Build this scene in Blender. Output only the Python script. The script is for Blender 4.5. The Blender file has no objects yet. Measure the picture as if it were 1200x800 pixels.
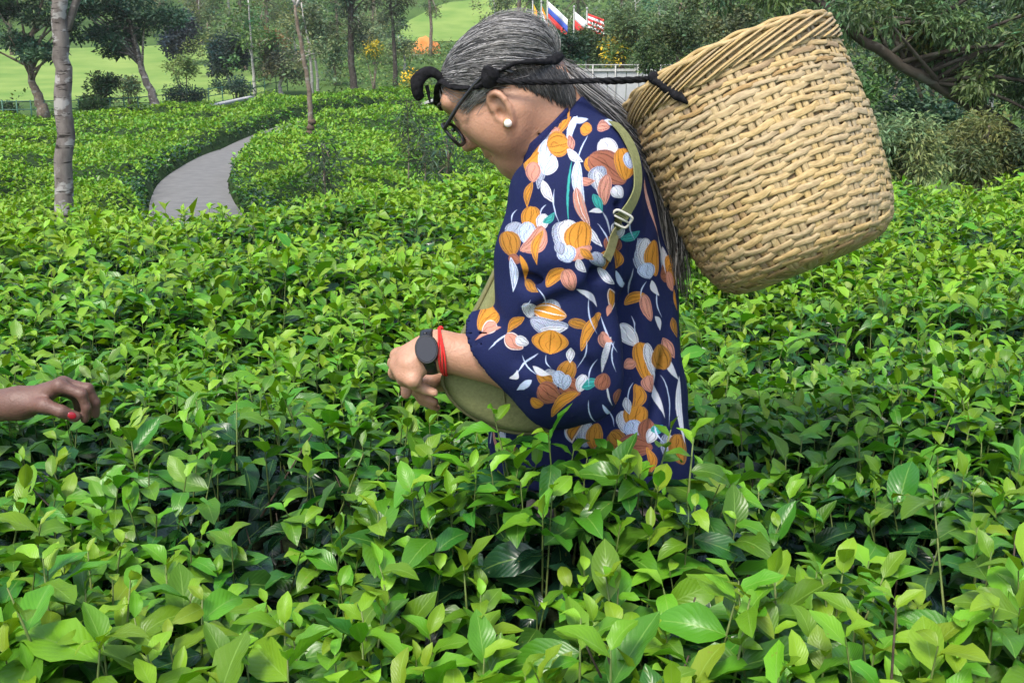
import bpy, math, random
import numpy as np
from mathutils import Vector, Matrix
from mathutils.bvhtree import BVHTree

S = bpy.context.scene
COL = S.collection
rng = np.random.default_rng(7)
random.seed(7)
R = math.radians

# ---------------------------------------------------------------- camera
CAM = np.array([0.0, 0.0, 1.58])
PITCH = R(14.65)
FPX = 1300.0                      # focal length in pixels of a 1200 px wide picture
cd = bpy.data.cameras.new('camera')
cam = bpy.data.objects.new('camera', cd)
COL.objects.link(cam)
cam.location = CAM
cam.rotation_euler = (math.pi / 2 - PITCH, 0, 0)
cd.sensor_width = 36.0
cd.lens = 36.0 * FPX / 1200.0
cd.clip_start = 0.05
cd.clip_end = 3000
S.camera = cam

# ---------------------------------------------------------------- light
SUN_EL, SUN_AZ = R(58), R(205)     # azimuth clockwise from north (+Y): behind the camera, a little left
W = bpy.data.worlds.new('World')
S.world = W
W.use_nodes = True
wn = W.node_tree.nodes
sky = wn.new('ShaderNodeTexSky')
sky.sky_type = 'NISHITA'
sky.sun_disc = False
sky.sun_elevation = SUN_EL
sky.sun_rotation = SUN_AZ
sky.air_density = 1.0
sky.dust_density = 3.0
sky.ozone_density = 1.0
W.node_tree.links.new(sky.outputs[0], wn['Background'].inputs[0])
wn['Background'].inputs[1].default_value = 0.145
sl = bpy.data.lights.new('sun', 'SUN')
sl.energy = 1.5
sl.angle = R(14)
sl.color = (1.0, 0.95, 0.86)
sun = bpy.data.objects.new('sun', sl)
COL.objects.link(sun)
sdir = Vector((math.sin(SUN_AZ) * math.cos(SUN_EL), math.cos(SUN_AZ) * math.cos(SUN_EL), math.sin(SUN_EL)))
sun.rotation_euler = sdir.to_track_quat('Z', 'Y').to_euler()
S.view_settings.view_transform = 'Standard'
S.view_settings.look = 'None'
S.view_settings.exposure = 1.43
S.view_settings.gamma = 1.0
S.cycles.max_bounces = 8
S.cycles.transparent_max_bounces = 12
S.cycles.use_denoising = True

# ---------------------------------------------------------------- helpers
CP, SP = math.cos(PITCH), math.sin(PITCH)

def P(px, py, Y):
    """point of the place seen at a pixel of the 1200x800 photograph, at distance Y"""
    x = (np.asarray(px, float) - 600) / FPX
    y = (400 - np.asarray(py, float)) / FPX
    d = np.stack(np.broadcast_arrays(x, CP + y * SP, -SP + y * CP), -1)
    return CAM + d * (np.asarray(Y, float) / d[..., 1])[..., None]

def lerp(a, b, t):
    return a + (b - a) * t

_h = np.random.default_rng(99).random((32, 32, 32)).astype(np.float32)
def noise3(p):
    """value noise, 0..1, p (N,3)"""
    p = np.asarray(p, float)
    i = np.floor(p).astype(np.int64)
    f = p - i
    f = f * f * (3 - 2 * f)
    out = 0
    for a in (0, 1):
        for b in (0, 1):
            for c in (0, 1):
                w = (f[..., 0] if a else 1 - f[..., 0]) * (f[..., 1] if b else 1 - f[..., 1]) * (f[..., 2] if c else 1 - f[..., 2])
                out = out + w * _h[(i[..., 0] + a) & 31, (i[..., 1] + b) & 31, (i[..., 2] + c) & 31]
    return out

def noise2(x, y, s=0.0):
    x, y = np.broadcast_arrays(np.asarray(x, float), np.asarray(y, float))
    return noise3(np.stack([x, y, np.full_like(x, s)], -1))

def mk(name, V, Fs, mat, parent=None, uv=None, col=None, smooth=True, kind=None, luv=None):
    """one mesh object from numpy arrays"""
    me = mesh(name, V, Fs, mat, uv, col, smooth, luv)
    return link(name, me, parent, kind)

def link(name, data, parent=None, kind=None):
    o = bpy.data.objects.new(name, data)
    COL.objects.link(o)
    if parent is not None:
        o.parent = parent
    if kind:
        o['kind'] = kind
    return o

def mesh(name, V, Fs, mat, uv=None, col=None, smooth=True, luv=None):
    V = np.asarray(V, np.float32)
    if not isinstance(Fs, (list, tuple)):
        Fs = [Fs]
    Fs = [np.asarray(f, np.int32) for f in Fs if len(f)]
    me = bpy.data.meshes.new(name)
    me.vertices.add(len(V))
    me.vertices.foreach_set('co', V.ravel())
    li = np.concatenate([f.ravel() for f in Fs])
    tot = np.concatenate([np.full(len(f), f.shape[1], np.int32) for f in Fs])
    st = np.concatenate([[0], np.cumsum(tot)[:-1]]).astype(np.int32)
    me.loops.add(len(li))
    me.loops.foreach_set('vertex_index', li)
    me.polygons.add(len(tot))
    me.polygons.foreach_set('loop_start', st)
    me.polygons.foreach_set('use_smooth', np.full(len(tot), bool(smooth)))
    if uv is not None or luv is not None:
        u = me.uv_layers.new(name='UVMap')
        data = luv if luv is not None else np.asarray(uv, np.float32)[li]
        u.data.foreach_set('uv', np.asarray(data, np.float32).ravel())
    if col is not None:
        col = np.asarray(col, np.float32)
        if col.shape[1] == 3:
            col = np.concatenate([col, np.ones((len(col), 1), np.float32)], 1)
        a = me.color_attributes.new('tint', 'FLOAT_COLOR', 'POINT')
        a.data.foreach_set('color', col.ravel())
    me.update(calc_edges=True)
    if mat is not None:
        me.materials.append(mat)
    return me

def thing(o, label, cat, group=None):
    o['label'] = label
    o['category'] = cat
    if group:
        o['group'] = group
    return o

def empty(name, loc, label, cat, group=None):
    o = bpy.data.objects.new(name, None)
    o.location = loc
    COL.objects.link(o)
    return thing(o, label, cat, group)

class MB:
    """collects shapes into one mesh"""
    def __init__(self):
        self.V, self.F, self.n, self.C = [], {}, 0, []
    def add(self, V, F, c=None):
        V = np.asarray(V, float)
        for f in (F if isinstance(F, (list, tuple)) and len(F) and isinstance(F[0], np.ndarray) and F[0].ndim == 2 else [np.asarray(F)]):
            if len(f):
                self.F.setdefault(f.shape[1], []).append(f + self.n)
        self.V.append(V)
        self.n += len(V)
        if c is not None:
            self.C.append(np.broadcast_to(np.asarray(c, float), (len(V), 3)))
        return self
    def build(self, name, mat, parent=None, smooth=True, kind=None):
        Fs = [np.concatenate(v) for v in self.F.values()]
        return mk(name, np.concatenate(self.V), Fs, mat, parent, col=np.concatenate(self.C) if self.C else None, smooth=smooth, kind=kind)

def tube(path, rad, sides=8, closed=False, cap=True, flat=1.0, ref=None):
    """swept tube; flat squashes it along the second frame axis"""
    p = np.asarray(path, float)
    n = len(p)
    rad = np.broadcast_to(np.asarray(rad, float), (n,))
    t = np.roll(p, -1, 0) - np.roll(p, 1, 0) if closed else np.gradient(p, axis=0)
    t /= np.linalg.norm(t, axis=1)[:, None] + 1e-12
    u = np.zeros_like(p)
    r0 = np.array([0.0, 0, 1]) if abs(t[0][2]) < 0.9 else np.array([1.0, 0, 0])
    if ref is not None:
        u[:] = ref
        u -= (u * t).sum(1)[:, None] * t
        u /= np.linalg.norm(u, axis=1)[:, None] + 1e-12
    else:
        u[0] = np.cross(t[0], r0)
        u[0] /= np.linalg.norm(u[0])
        for i in range(1, n):
            v = u[i - 1] - t[i] * np.dot(u[i - 1], t[i])
            u[i] = v / (np.linalg.norm(v) + 1e-12)
    w = np.cross(t, u)
    a = np.linspace(0, 2 * math.pi, sides, endpoint=False)
    V = p[:, None] + rad[:, None, None] * (np.cos(a)[None, :, None] * u[:, None] + flat * np.sin(a)[None, :, None] * w[:, None])
    V = V.reshape(-1, 3)
    i = np.arange(n if closed else n - 1)[:, None] * sides
    j = np.arange(sides)[None]
    j2 = (j + 1) % sides
    i2 = (i + sides) % (n * sides)
    F = np.stack([i + j, i + j2, i2 + j2, i2 + j], -1).reshape(-1, 4)
    Fs = [F]
    if cap and not closed:
        Fs.append(np.array([list(range(sides))[::-1]]))
        Fs.append(np.array([list(range((n - 1) * sides, n * sides))]))
    return V, Fs

def smooth_path(pts, n=24):
    """Catmull-Rom through points"""
    p = np.asarray(pts, float)
    p = np.concatenate([[2 * p[0] - p[1]], p, [2 * p[-1] - p[-2]]])
    m = len(p) - 3
    out = []
    for s in np.linspace(0, m - 1e-6, n):
        i = int(s); t = s - i
        a, b, c, d = p[i:i + 4]
        out.append(0.5 * (2 * b + (c - a) * t + (2 * a - 5 * b + 4 * c - d) * t * t + (3 * b - a - 3 * c + d) * t ** 3))
    return np.array(out)

def box(c, s, rot=None):
    c = np.asarray(c, float); s = np.asarray(s, float) / 2
    V = np.array([[x, y, z] for x in (-1, 1) for y in (-1, 1) for z in (-1, 1)], float) * s
    if rot is not None:
        V = V @ np.asarray(rot).T
    F = np.array([[0, 1, 3, 2], [4, 6, 7, 5], [0, 4, 5, 1], [2, 3, 7, 6], [0, 2, 6, 4], [1, 5, 7, 3]])
    return V + c, [F]

def ball(c, r, seg=12, ring=8):
    r = np.broadcast_to(np.asarray(r, float), (3,))
    V = [[0, 0, 1]]
    for i in range(1, ring):
        a = math.pi * i / ring
        for j in range(seg):
            b = 2 * math.pi * j / seg
            V.append([math.sin(a) * math.cos(b), math.sin(a) * math.sin(b), math.cos(a)])
    V.append([0, 0, -1])
    Q = [[1 + i * seg + j, 1 + (i + 1) * seg + j, 1 + (i + 1) * seg + (j + 1) % seg, 1 + i * seg + (j + 1) % seg] for i in range(ring - 2) for j in range(seg)]
    n = len(V) - 1
    T = [[0, 1 + j, 1 + (j + 1) % seg] for j in range(seg)] + [[n, n - seg + (j + 1) % seg, n - seg + j] for j in range(seg)]
    return np.array(V) * r + np.asarray(c, float), [np.array(Q), np.array(T)]

# ---------------------------------------------------------------- materials
def newmat(name, rough=0.6, spec=0.5, color=(0.5, 0.5, 0.5)):
    m = bpy.data.materials.new(name)
    m.use_nodes = True
    nt = m.node_tree
    b = nt.nodes['Principled BSDF']
    b.inputs['Roughness'].default_value = rough
    b.inputs['Specular IOR Level'].default_value = spec
    b.inputs['Base Color'].default_value = (*color, 1)
    return m, nt, b

def N(nt, typ, **kw):
    n = nt.nodes.new(typ)
    for k, v in kw.items():
        if isinstance(k, str) and k.startswith('i_'):
            n.inputs[k[2:].replace('_', ' ')].default_value = v
        else:
            setattr(n, k, v)
    return n

def ramp(nt, fac, stops):
    r = nt.nodes.new('ShaderNodeValToRGB')
    e = r.color_ramp.elements
    while len(e) < len(stops):
        e.new(0.5)
    for el, (p, c) in zip(e, stops):
        el.position = p
        el.color = (*c, 1)
    nt.links.new(fac, r.inputs[0])
    return r.outputs[0]

def mix(nt, fac, a, b, typ='MIX'):
    m = nt.nodes.new('ShaderNodeMix')
    m.data_type = 'RGBA'
    m.blend_type = typ
    for s, v in ((0, fac), (6, a), (7, b)):
        if isinstance(v, (int, float)):
            m.inputs[s].default_value = v
        elif isinstance(v, tuple):
            m.inputs[s].default_value = (*v, 1)
        else:
            nt.links.new(v, m.inputs[s])
    return m.outputs[2]

def math_(nt, op, a, b=None, c=None):
    m = nt.nodes.new('ShaderNodeMath')
    m.operation = op
    for i, v in enumerate((a, b, c)):
        if v is None:
            continue
        if isinstance(v, (int, float)):
            m.inputs[i].default_value = v
        else:
            nt.links.new(v, m.inputs[i])
    return m.outputs[0]

def tex_noise(nt, scale, detail=4, coord='Object', rough=0.55, sxyz=None):
    tc = nt.nodes.new('ShaderNodeTexCoord')
    n = nt.nodes.new('ShaderNodeTexNoise')
    n.inputs['Scale'].default_value = scale
    n.inputs['Detail'].default_value = detail
    n.inputs['Roughness'].default_value = rough
    v = tc.outputs[coord]
    if sxyz:
        mp = nt.nodes.new('ShaderNodeMapping')
        mp.inputs['Scale'].default_value = sxyz
        nt.links.new(v, mp.inputs[0])
        v = mp.outputs[0]
    nt.links.new(v, n.inputs['Vector'])
    return n.outputs[0]

def bump(nt, b, h, strength=0.3, dist=0.01):
    bn = nt.nodes.new('ShaderNodeBump')
    bn.inputs['Strength'].default_value = strength
    bn.inputs['Distance'].default_value = dist
    nt.links.new(h, bn.inputs['Height'])
    nt.links.new(bn.outputs[0], b.inputs['Normal'])

def noisy(name, c1, c2, scale=20, rough=0.7, spec=0.3, bstr=0.0, bdist=0.005, detail=5, coord='Object', sxyz=None):
    m, nt, b = newmat(name, rough, spec)
    n = tex_noise(nt, scale, detail, coord, sxyz=sxyz)
    nt.links.new(ramp(nt, n, [(0.3, c1), (0.7, c2)]), b.inputs['Base Color'])
    if bstr:
        bump(nt, b, n, bstr, bdist)
    return m

def translucent(nt, b, colsock, f):
    """leaf: part of the light goes through"""
    tr = nt.nodes.new('ShaderNodeBsdfTranslucent')
    hs = nt.nodes.new('ShaderNodeHueSaturation')
    hs.inputs['Saturation'].default_value = 1.1
    hs.inputs['Value'].default_value = 1.5
    nt.links.new(colsock, hs.inputs['Color'])
    nt.links.new(hs.outputs[0], tr.inputs[0])
    ms = nt.nodes.new('ShaderNodeMixShader')
    ms.inputs[0].default_value = f
    nt.links.new(b.outputs[0], ms.inputs[1])
    nt.links.new(tr.outputs[0], ms.inputs[2])
    out = next(n for n in nt.nodes if n.type == 'OUTPUT_MATERIAL')
    nt.links.new(ms.outputs[0], out.inputs[0])

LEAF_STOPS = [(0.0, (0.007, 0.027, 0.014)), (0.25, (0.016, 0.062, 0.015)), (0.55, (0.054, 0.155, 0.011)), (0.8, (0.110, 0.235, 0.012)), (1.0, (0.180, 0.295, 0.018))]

def tea_leaf_mat(name, per_object):
    m, nt, b = newmat(name, 0.38, 0.36)
    if per_object:
        oi = nt.nodes.new('ShaderNodeObjectInfo')
        sp = nt.nodes.new('ShaderNodeSeparateColor')
        nt.links.new(oi.outputs['Color'], sp.inputs[0])
    else:
        at = nt.nodes.new('ShaderNodeAttribute'); at.attribute_name = 'tint'
        sp = nt.nodes.new('ShaderNodeSeparateColor')
        nt.links.new(at.outputs['Color'], sp.inputs[0])
    age, rnd = sp.outputs[0], sp.outputs[1]
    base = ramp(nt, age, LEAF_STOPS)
    hs = nt.nodes.new('ShaderNodeHueSaturation')
    nt.links.new(math_(nt, 'MULTIPLY_ADD', rnd, 0.034, 0.490), hs.inputs['Hue'])
    nt.links.new(math_(nt, 'MULTIPLY_ADD', rnd, 0.5, 0.75), hs.inputs['Value'])
    nt.links.new(base, hs.inputs['Color'])
    c = hs.outputs[0]
    uv = nt.nodes.new('ShaderNodeUVMap')
    sx = nt.nodes.new('ShaderNodeSeparateXYZ')
    nt.links.new(uv.outputs[0], sx.inputs[0])
    ax = math_(nt, 'ABSOLUTE', math_(nt, 'SUBTRACT', sx.outputs[0], 0.5))
    rib = math_(nt, 'LESS_THAN', ax, 0.022)
    # side veins rise towards the tip
    ph = math_(nt, 'SUBTRACT', math_(nt, 'MULTIPLY', sx.outputs[1], 9.0), math_(nt, 'MULTIPLY', ax, 7.0))
    vein = math_(nt, 'POWER', math_(nt, 'ABSOLUTE', math_(nt, 'SINE', math_(nt, 'MULTIPLY', ph, math.pi))), 0.35)
    veinl = math_(nt, 'LESS_THAN', vein, 0.55)
    c = mix(nt, math_(nt, 'MULTIPLY', veinl, 0.08), c, (0.16, 0.30, 0.07))
    c = mix(nt, math_(nt, 'MULTIPLY', rib, 0.35), c, (0.22, 0.36, 0.08))
    # worn spots
    sp2 = tex_noise(nt, 130, 2)
    c = mix(nt, math_(nt, 'MULTIPLY', math_(nt, 'GREATER_THAN', sp2, 0.70), 0.35), c, (0.16, 0.13, 0.03))
    nt.links.new(c, b.inputs['Base Color'])
    blade = math_(nt, 'ADD', math_(nt, 'POWER', vein, 3.0), math_(nt, 'MULTIPLY', tex_noise(nt, 60, 2), 0.8))
    bump(nt, b, blade, 0.13, 0.002)
    nt.links.new(math_(nt, 'MULTIPLY_ADD', age, -0.22, 0.46), b.inputs['Specular IOR Level'])
    nt.links.new(math_(nt, 'MULTIPLY_ADD', age, 0.16, 0.22), b.inputs['Roughness'])
    translucent(nt, b, c, 0.22)
    return m

def tint_leaf_mat(name, rough=0.55, tr=0.2):
    m, nt, b = newmat(name, rough, 0.35)
    at = nt.nodes.new('ShaderNodeAttribute'); at.attribute_name = 'tint'
    nt.links.new(at.outputs['Color'], b.inputs['Base Color'])
    translucent(nt, b, at.outputs['Color'], tr)
    return m

M = {}
M['tea'] = tea_leaf_mat('tea_leaf', False)
M['tea_obj'] = tea_leaf_mat('tea_leaf_single', True)
M['leaf'] = tint_leaf_mat('tree_leaf')
M['stem'] = noisy('green_stem', (0.06, 0.12, 0.02), (0.14, 0.17, 0.05), 60, 0.6)
M['twig'] = noisy('twig_bark', (0.05, 0.035, 0.025), (0.13, 0.10, 0.075), 60, 0.9, 0.2, 0.5)
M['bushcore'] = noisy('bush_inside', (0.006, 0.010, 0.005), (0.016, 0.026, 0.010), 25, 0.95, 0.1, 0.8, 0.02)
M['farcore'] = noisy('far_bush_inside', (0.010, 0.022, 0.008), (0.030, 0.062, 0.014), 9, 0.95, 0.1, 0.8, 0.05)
M['soil'] = noisy('soil', (0.05, 0.038, 0.026), (0.11, 0.08, 0.055), 12, 0.95, 0.1, 0.6, 0.03)
M['grass'] = noisy('grass_ground', (0.035, 0.075, 0.018), (0.075, 0.13, 0.03), 0.35, 0.95, 0.1, 0.5, 0.05, 8)
M['lawn'] = noisy('lawn_grass', (0.105, 0.195, 0.040), (0.20, 0.275, 0.070), 0.28, 0.95, 0.1, 0.6, 0.05, 9)
M['path'] = noisy('path_surface', (0.115, 0.115, 0.11), (0.17, 0.168, 0.16), 4.0, 0.9, 0.2, 0.4, 0.01, 10)
M['kerb'] = noisy('kerb_concrete', (0.30, 0.30, 0.29), (0.42, 0.42, 0.40), 6, 0.85, 0.2, 0.3)
# ---------------------------------------------------------------- terrain
GY = [-30, 0, 5.2, 7.5, 11, 14, 19, 27, 35, 50, 58, 75, 100, 150, 250, 420, 900]
GZ = [0.0, 0, 0.0, -0.65, -0.85, -0.92, -1.05, -1.28, -1.45, -1.12, -0.95, -0.1, 2.1, 9.5, 38, 95, 300]
def ground(x, y):
    x = np.asarray(x, float); y = np.asarray(y, float)
    z = np.interp(y, GY, GZ)
    far = np.clip((y - 20) / 60, 0, 1)
    z = z + far * (noise2(x / 14 + 3, y / 14) - 0.5) * 1.4 * np.clip((y - 60) / 60, 0.15, 4)
    z = z + np.clip(x - 6, 0, 60) * 0.045 * np.clip((y - 8) / 20, 0, 1)
    return z

def sheet(xs, ys, f, lift=0.0):
    X, Y = np.meshgrid(xs, ys, indexing='ij')
    V = np.stack([X, Y, f(X, Y) + lift], -1).reshape(-1, 3)
    n, m = len(xs), len(ys)
    i = np.arange(n - 1)[:, None] * m
    j = np.arange(m - 1)[None]
    F = np.stack([i + j, i + j + m, i + j + m + 1, i + j + 1], -1).reshape(-1, 4)
    return V, F
ys_ = np.unique(np.concatenate([np.linspace(-30, 5, 20), np.linspace(5, 60, 70), np.linspace(60, 260, 60), np.linspace(260, 900, 14)]))
xs_ = np.unique(np.concatenate([np.linspace(-600, -80, 12), np.linspace(-80, 80, 80), np.linspace(80, 600, 12)]))
V, F = sheet(xs_, ys_, ground)
mk('ground', V, F, M['grass'], kind='structure')

# lawn on the left slope, two bright slopes higher up
def patch(name, poly_y, left, right, lift=0.03, mat='lawn', n=60, m=50):
    ys = np.linspace(poly_y[0], poly_y[1], n)
    V = []
    for k, y in enumerate(ys):
        t = k / (n - 1)
        a = np.interp(t, np.linspace(0, 1, len(left)), left); b = np.interp(t, np.linspace(0, 1, len(right)), right)
        xx = np.linspace(a, b, m)
        V.append(np.stack([xx, np.full(m, y), ground(xx, np.full(m, y)) + lift], -1))
    V = np.concatenate(V)
    i = np.arange(n - 1)[:, None] * m; j = np.arange(m - 1)[None]
    F = np.stack([i + j, i + j + 1, i + j + 1 + m, i + j + m], -1).reshape(-1, 4)
    return mk(name, V, F, M[mat], kind='structure')
patch('lawn', (58, 98), [-60, -75, -90], [-12, -18, -24])
patch('lawn', (104, 132), [-11, -10.5, -7], [-5, 2, 1], 0.05)

# ---------------------------------------------------------------- path
def gpt(px, py, Y):
    return P(px, py, Y)
PATH = smooth_path([(-2.2, 9.0), (-3.3, 12.5), (-4.5, 16), (-5.6, 19.4), (-6.7, 23.5), (-7.55, 28), (-8.2, 33), (-8.45, 38.5), (-8.2, 44), (-7.0, 49), (-4.6, 53), (0, 55), (8, 56)], 90)
pw = np.interp(np.arange(90), [0, 25, 89], [0.72, 0.70, 0.66])
tang = np.gradient(PATH, axis=0); tang /= np.linalg.norm(tang, axis=1)[:, None]
nrm = np.stack([-tang[:, 1], tang[:, 0]], -1)
rows = []
for s in np.linspace(-1, 1, 7):
    q = PATH + nrm * (s * pw)[:, None]
    rows.append(np.stack([q[:, 0], q[:, 1], ground(q[:, 0], q[:, 1]) + 0.10 + 0.02 * (1 - s * s)], -1))
V = np.stack(rows, 1).reshape(-1, 3)
i = np.arange(89)[:, None] * 7; j = np.arange(6)[None]
mk('footpath', V, np.stack([i + j, i + j + 7, i + j + 8, i + j + 1], -1).reshape(-1, 4), M['path'], kind='structure')
def path_dist(x, y):
    d = np.full(x.shape, 1e9); side = np.zeros(x.shape)
    for k in range(90):
        q = (x - PATH[k, 0]) ** 2 + (y - PATH[k, 1]) ** 2
        m = q < d
        d[m] = q[m]
        side[m] = ((x - PATH[k, 0]) * nrm[k, 0] + (y - PATH[k, 1]) * nrm[k, 1])[m]
    return np.sqrt(d), side

# ---------------------------------------------------------------- leaf templates
def leaf_template(nl, nw, fold=0.35, curl=0.5, wave=0.06, aspect=0.42, seed=0):
    """a leaf of unit length along +Y, normal +Z; nl segments long, nw columns each half"""
    r = np.random.default_rng(seed)
    V, UV = [], []
    t = np.linspace(0, 1, nl + 1)
    for ti in t:
        w = aspect * 0.5 * (math.sin(math.pi * min(1, ti ** 0.90)) ** 0.72 if 0 < ti < 1 else 0.0)
        if ti == 1: w = 0.004
        if ti == 0: w = 0.012
        a = curl * ti
        yy = math.sin(a) / curl if abs(curl) > 1e-3 else ti
        zz = -(1 - math.cos(a)) / curl if abs(curl) > 1e-3 else 0
        for c in range(-nw, nw + 1):
            s = c / nw
            x = s * w
            z = zz + abs(x) * fold + wave * abs(s) * math.sin(ti * 11 + (2 if s > 0 else 0) + r.random()) * w * 2.5
            V.append([x * (1 + (r.random() - .5) * .04), yy, z])
            UV.append([0.5 + s * 0.5, ti])
    m = 2 * nw + 1
    i = np.arange(nl)[:, None] * m; j = np.arange(m - 1)[None]
    F = np.stack([i + j, i + j + 1, i + j + m + 1, i + j + m], -1).reshape(-1, 4)
    return np.array(V), F, np.array(UV)
HERO = [leaf_template(6, 2, f, c, wv, a, k) for k, (f, c, wv, a) in enumerate([(.35, .7, .09, .46), (.5, 1.1, .10, .44), (.25, .4, .11, .50), (.5, .2, .08, .42), (.3, 1.5, .10, .46), (.45, 1.0, .12, .50)])]
MIDT = [leaf_template(3, 1, f, c, .08, a, 10 + k) for k, (f, c, a) in enumerate([(.4, .6, .44), (.5, 1.0, .42), (.3, .3, .46), (.5, 1.3, .42)])]
FRT = [leaf_template(5, 2, f, c, wv, a, 30 + k) for k, (f, c, wv, a) in enumerate([(.35, .7, .09, .46), (.5, 1.1, .10, .44), (.25, .4, .11, .50), (.5, .2, .08, .42), (.3, 1.5, .10, .46), (.45, 1.0, .12, .50)])]
FARN = [leaf_template(2, 1, f, c, .0, a, 40 + k) for k, (f, c, a) in enumerate([(.4, .7, .46), (.5, .2, .44), (.4, 1.1, .48)])]
MIXT = MIDT + FARN
LOWT = [leaf_template(2, 1, f, c, .0, a, 20 + k) for k, (f, c, a) in enumerate([(.4, .7, .55), (.5, .2, .52)])]

KITES = [(np.array([[0, 0, 0], [a, .45, .09], [0, 1, -.10], [-a, .45, .09]]), np.array([[0, 1, 2], [0, 2, 3]]), np.array([[.5, 0], [1, .45], [.5, 1], [0, .45]])) for a in (.29, .25)]

def batch(tmpls, ids, Rm, T):
    """instances of templates joined: returns V, F, UV, owner index"""
    Vs, Fs, Us, Os = [], [], [], []
    n0 = 0
    for k, (tv, tf, tu) in enumerate(tmpls):
        sel = np.nonzero(ids == k)[0]
        if not len(sel):
            continue
        V = np.einsum('nij,vj->nvi', Rm[sel], tv) + T[sel][:, None]
        F = (tf[None] + (np.arange(len(sel)) * len(tv))[:, None, None]) + n0
        Vs.append(V.reshape(-1, 3)); Fs.append(F.reshape(-1, tf.shape[1])); Us.append(np.tile(tu, (len(sel), 1))); Os.append(np.repeat(sel, len(tv)))
        n0 += len(sel) * len(tv)
    return np.concatenate(Vs), np.concatenate(Fs), np.concatenate(Us), np.concatenate(Os)

def frames(yaw, pitch, roll, size):
    """leaf axis +Y to heading yaw, raised by pitch, rolled about itself"""
    cy, sy, cp, sp, cr, sr = np.cos(yaw), np.sin(yaw), np.cos(pitch), np.sin(pitch), np.cos(roll), np.sin(roll)
    ydir = np.stack([cy * cp, sy * cp, sp], -1)
    xdir = np.stack([sy, -cy, np.zeros_like(sy)], -1)
    zdir = np.cross(xdir, ydir)
    x2 = xdir * cr[:, None] + zdir * sr[:, None]
    z2 = zdir * cr[:, None] - xdir * sr[:, None]
    return np.stack([x2, ydir, z2], -1) * size[:, None, None]

# ---------------------------------------------------------------- near tea field
def y_edge(x, y):
    return np.interp(x / np.maximum(y, .3), [-1.2, -.46, -.28, -.2, -.13, -.04, .02, .34, .46, 1.2], [4.2, 4.45, 4.45, 4.65, 5.05, 5.75, 6.1, 5.95, 6.0, 6.2])

def near_top(x, y):
    z = 0.915 + (noise2(x * 1.3 + 5, y * 1.3) - .5) * 0.11 + (noise2(x * 3.1, y * 3.1, 4) - .5) * 0.10
    # gaps between the bushes of neighbouring rows
    row = np.exp(-((y - 1.72 - 0.10 * np.sin(x * 4)) / 0.10) ** 2)
    z = z - 0.11 * row * np.clip(noise2(x * 2.2, y * .5, 9) * 2.2 - .55, 0, 1)
    z = z - 0.16 * np.exp(-((y - 2.15) / 0.16) ** 2 - ((x + .22) / .22) ** 2)
    z = z - 0.10 * np.exp(-((y - 1.38) / 0.1) ** 2 - ((x + .32) / .12) ** 2)
    z = z - 0.13 * np.exp(-((y - 1.45) / 0.1) ** 2 - ((x - .42) / .18) ** 2)
    z = z - 0.12 * np.exp(-((y - 3.3) / 0.25) ** 2 - ((x - 1.5) / .25) ** 2)
    z = z + 0.05 * np.exp(-((y - 1.05) / 0.16) ** 2)
    z = z + 0.175 * np.exp(-((y - 1.38) / 0.12) ** 2) * np.clip((x + .20) / .08, 0, 1) * np.clip((.36 - x) / .1, 0, 1)
    e = y - y_edge(x, y)
    z = z - np.clip(e + .15, 0, 3) ** 1.5 * 0.5
    return z

def person_gap(x, y):
    """where the woman stands among the bushes"""
    return ((x - 0.11) / 0.17) ** 2 + ((y - 1.66) / 0.17) ** 2 < 1

STEMS, LV = [], []        # per shoot, per leaf
sp = 0.047
def scatter(x0, x1, y0, y1, pitch, keep):
    X, Y = np.meshgrid(np.arange(x0, x1, pitch), np.arange(y0, y1, pitch), indexing='ij')
    X = X.ravel() + rng.uniform(-.5, .5, X.size) * pitch; Y = Y.ravel() + rng.uniform(-.5, .5, Y.size) * pitch
    m = keep(X, Y)
    return X[m], Y[m]
def in_view(x, y, extra=0.35):
    return np.abs(x) < y * 0.52 + 0.15 + extra
X1, Y1 = scatter(-2.4, 2.4, 0.72, 2.9, 0.041, lambda x, y: in_view(x, y) & ~person_gap(x, y))
X2, Y2 = scatter(-5.0, 5.0, 2.9, 7.0, 0.051, lambda x, y: in_view(x, y, .6) & (y < y_edge(x, y) + .75))
SX, SY = np.concatenate([X1, X2]), np.concatenate([Y1, Y2])
dens = noise2(SX * 2.3 + 20, SY * 2.3, 2)
keep = rng.random(len(SX)) < np.clip(0.25 + 2.6 * (dens - .20), 0.35, 1)
SX, SY, dens = SX[keep], SY[keep], dens[keep]
ns = len(SX)
SZ = near_top(SX, SY)
tall = rng.random(ns) ** 2.2 * 0.062 * np.where(SY < 1.5, 1.15, 1.0)
tall = np.where((SY < 1.35) & (rng.random(ns) < .06), tall + .035, tall)
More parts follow.
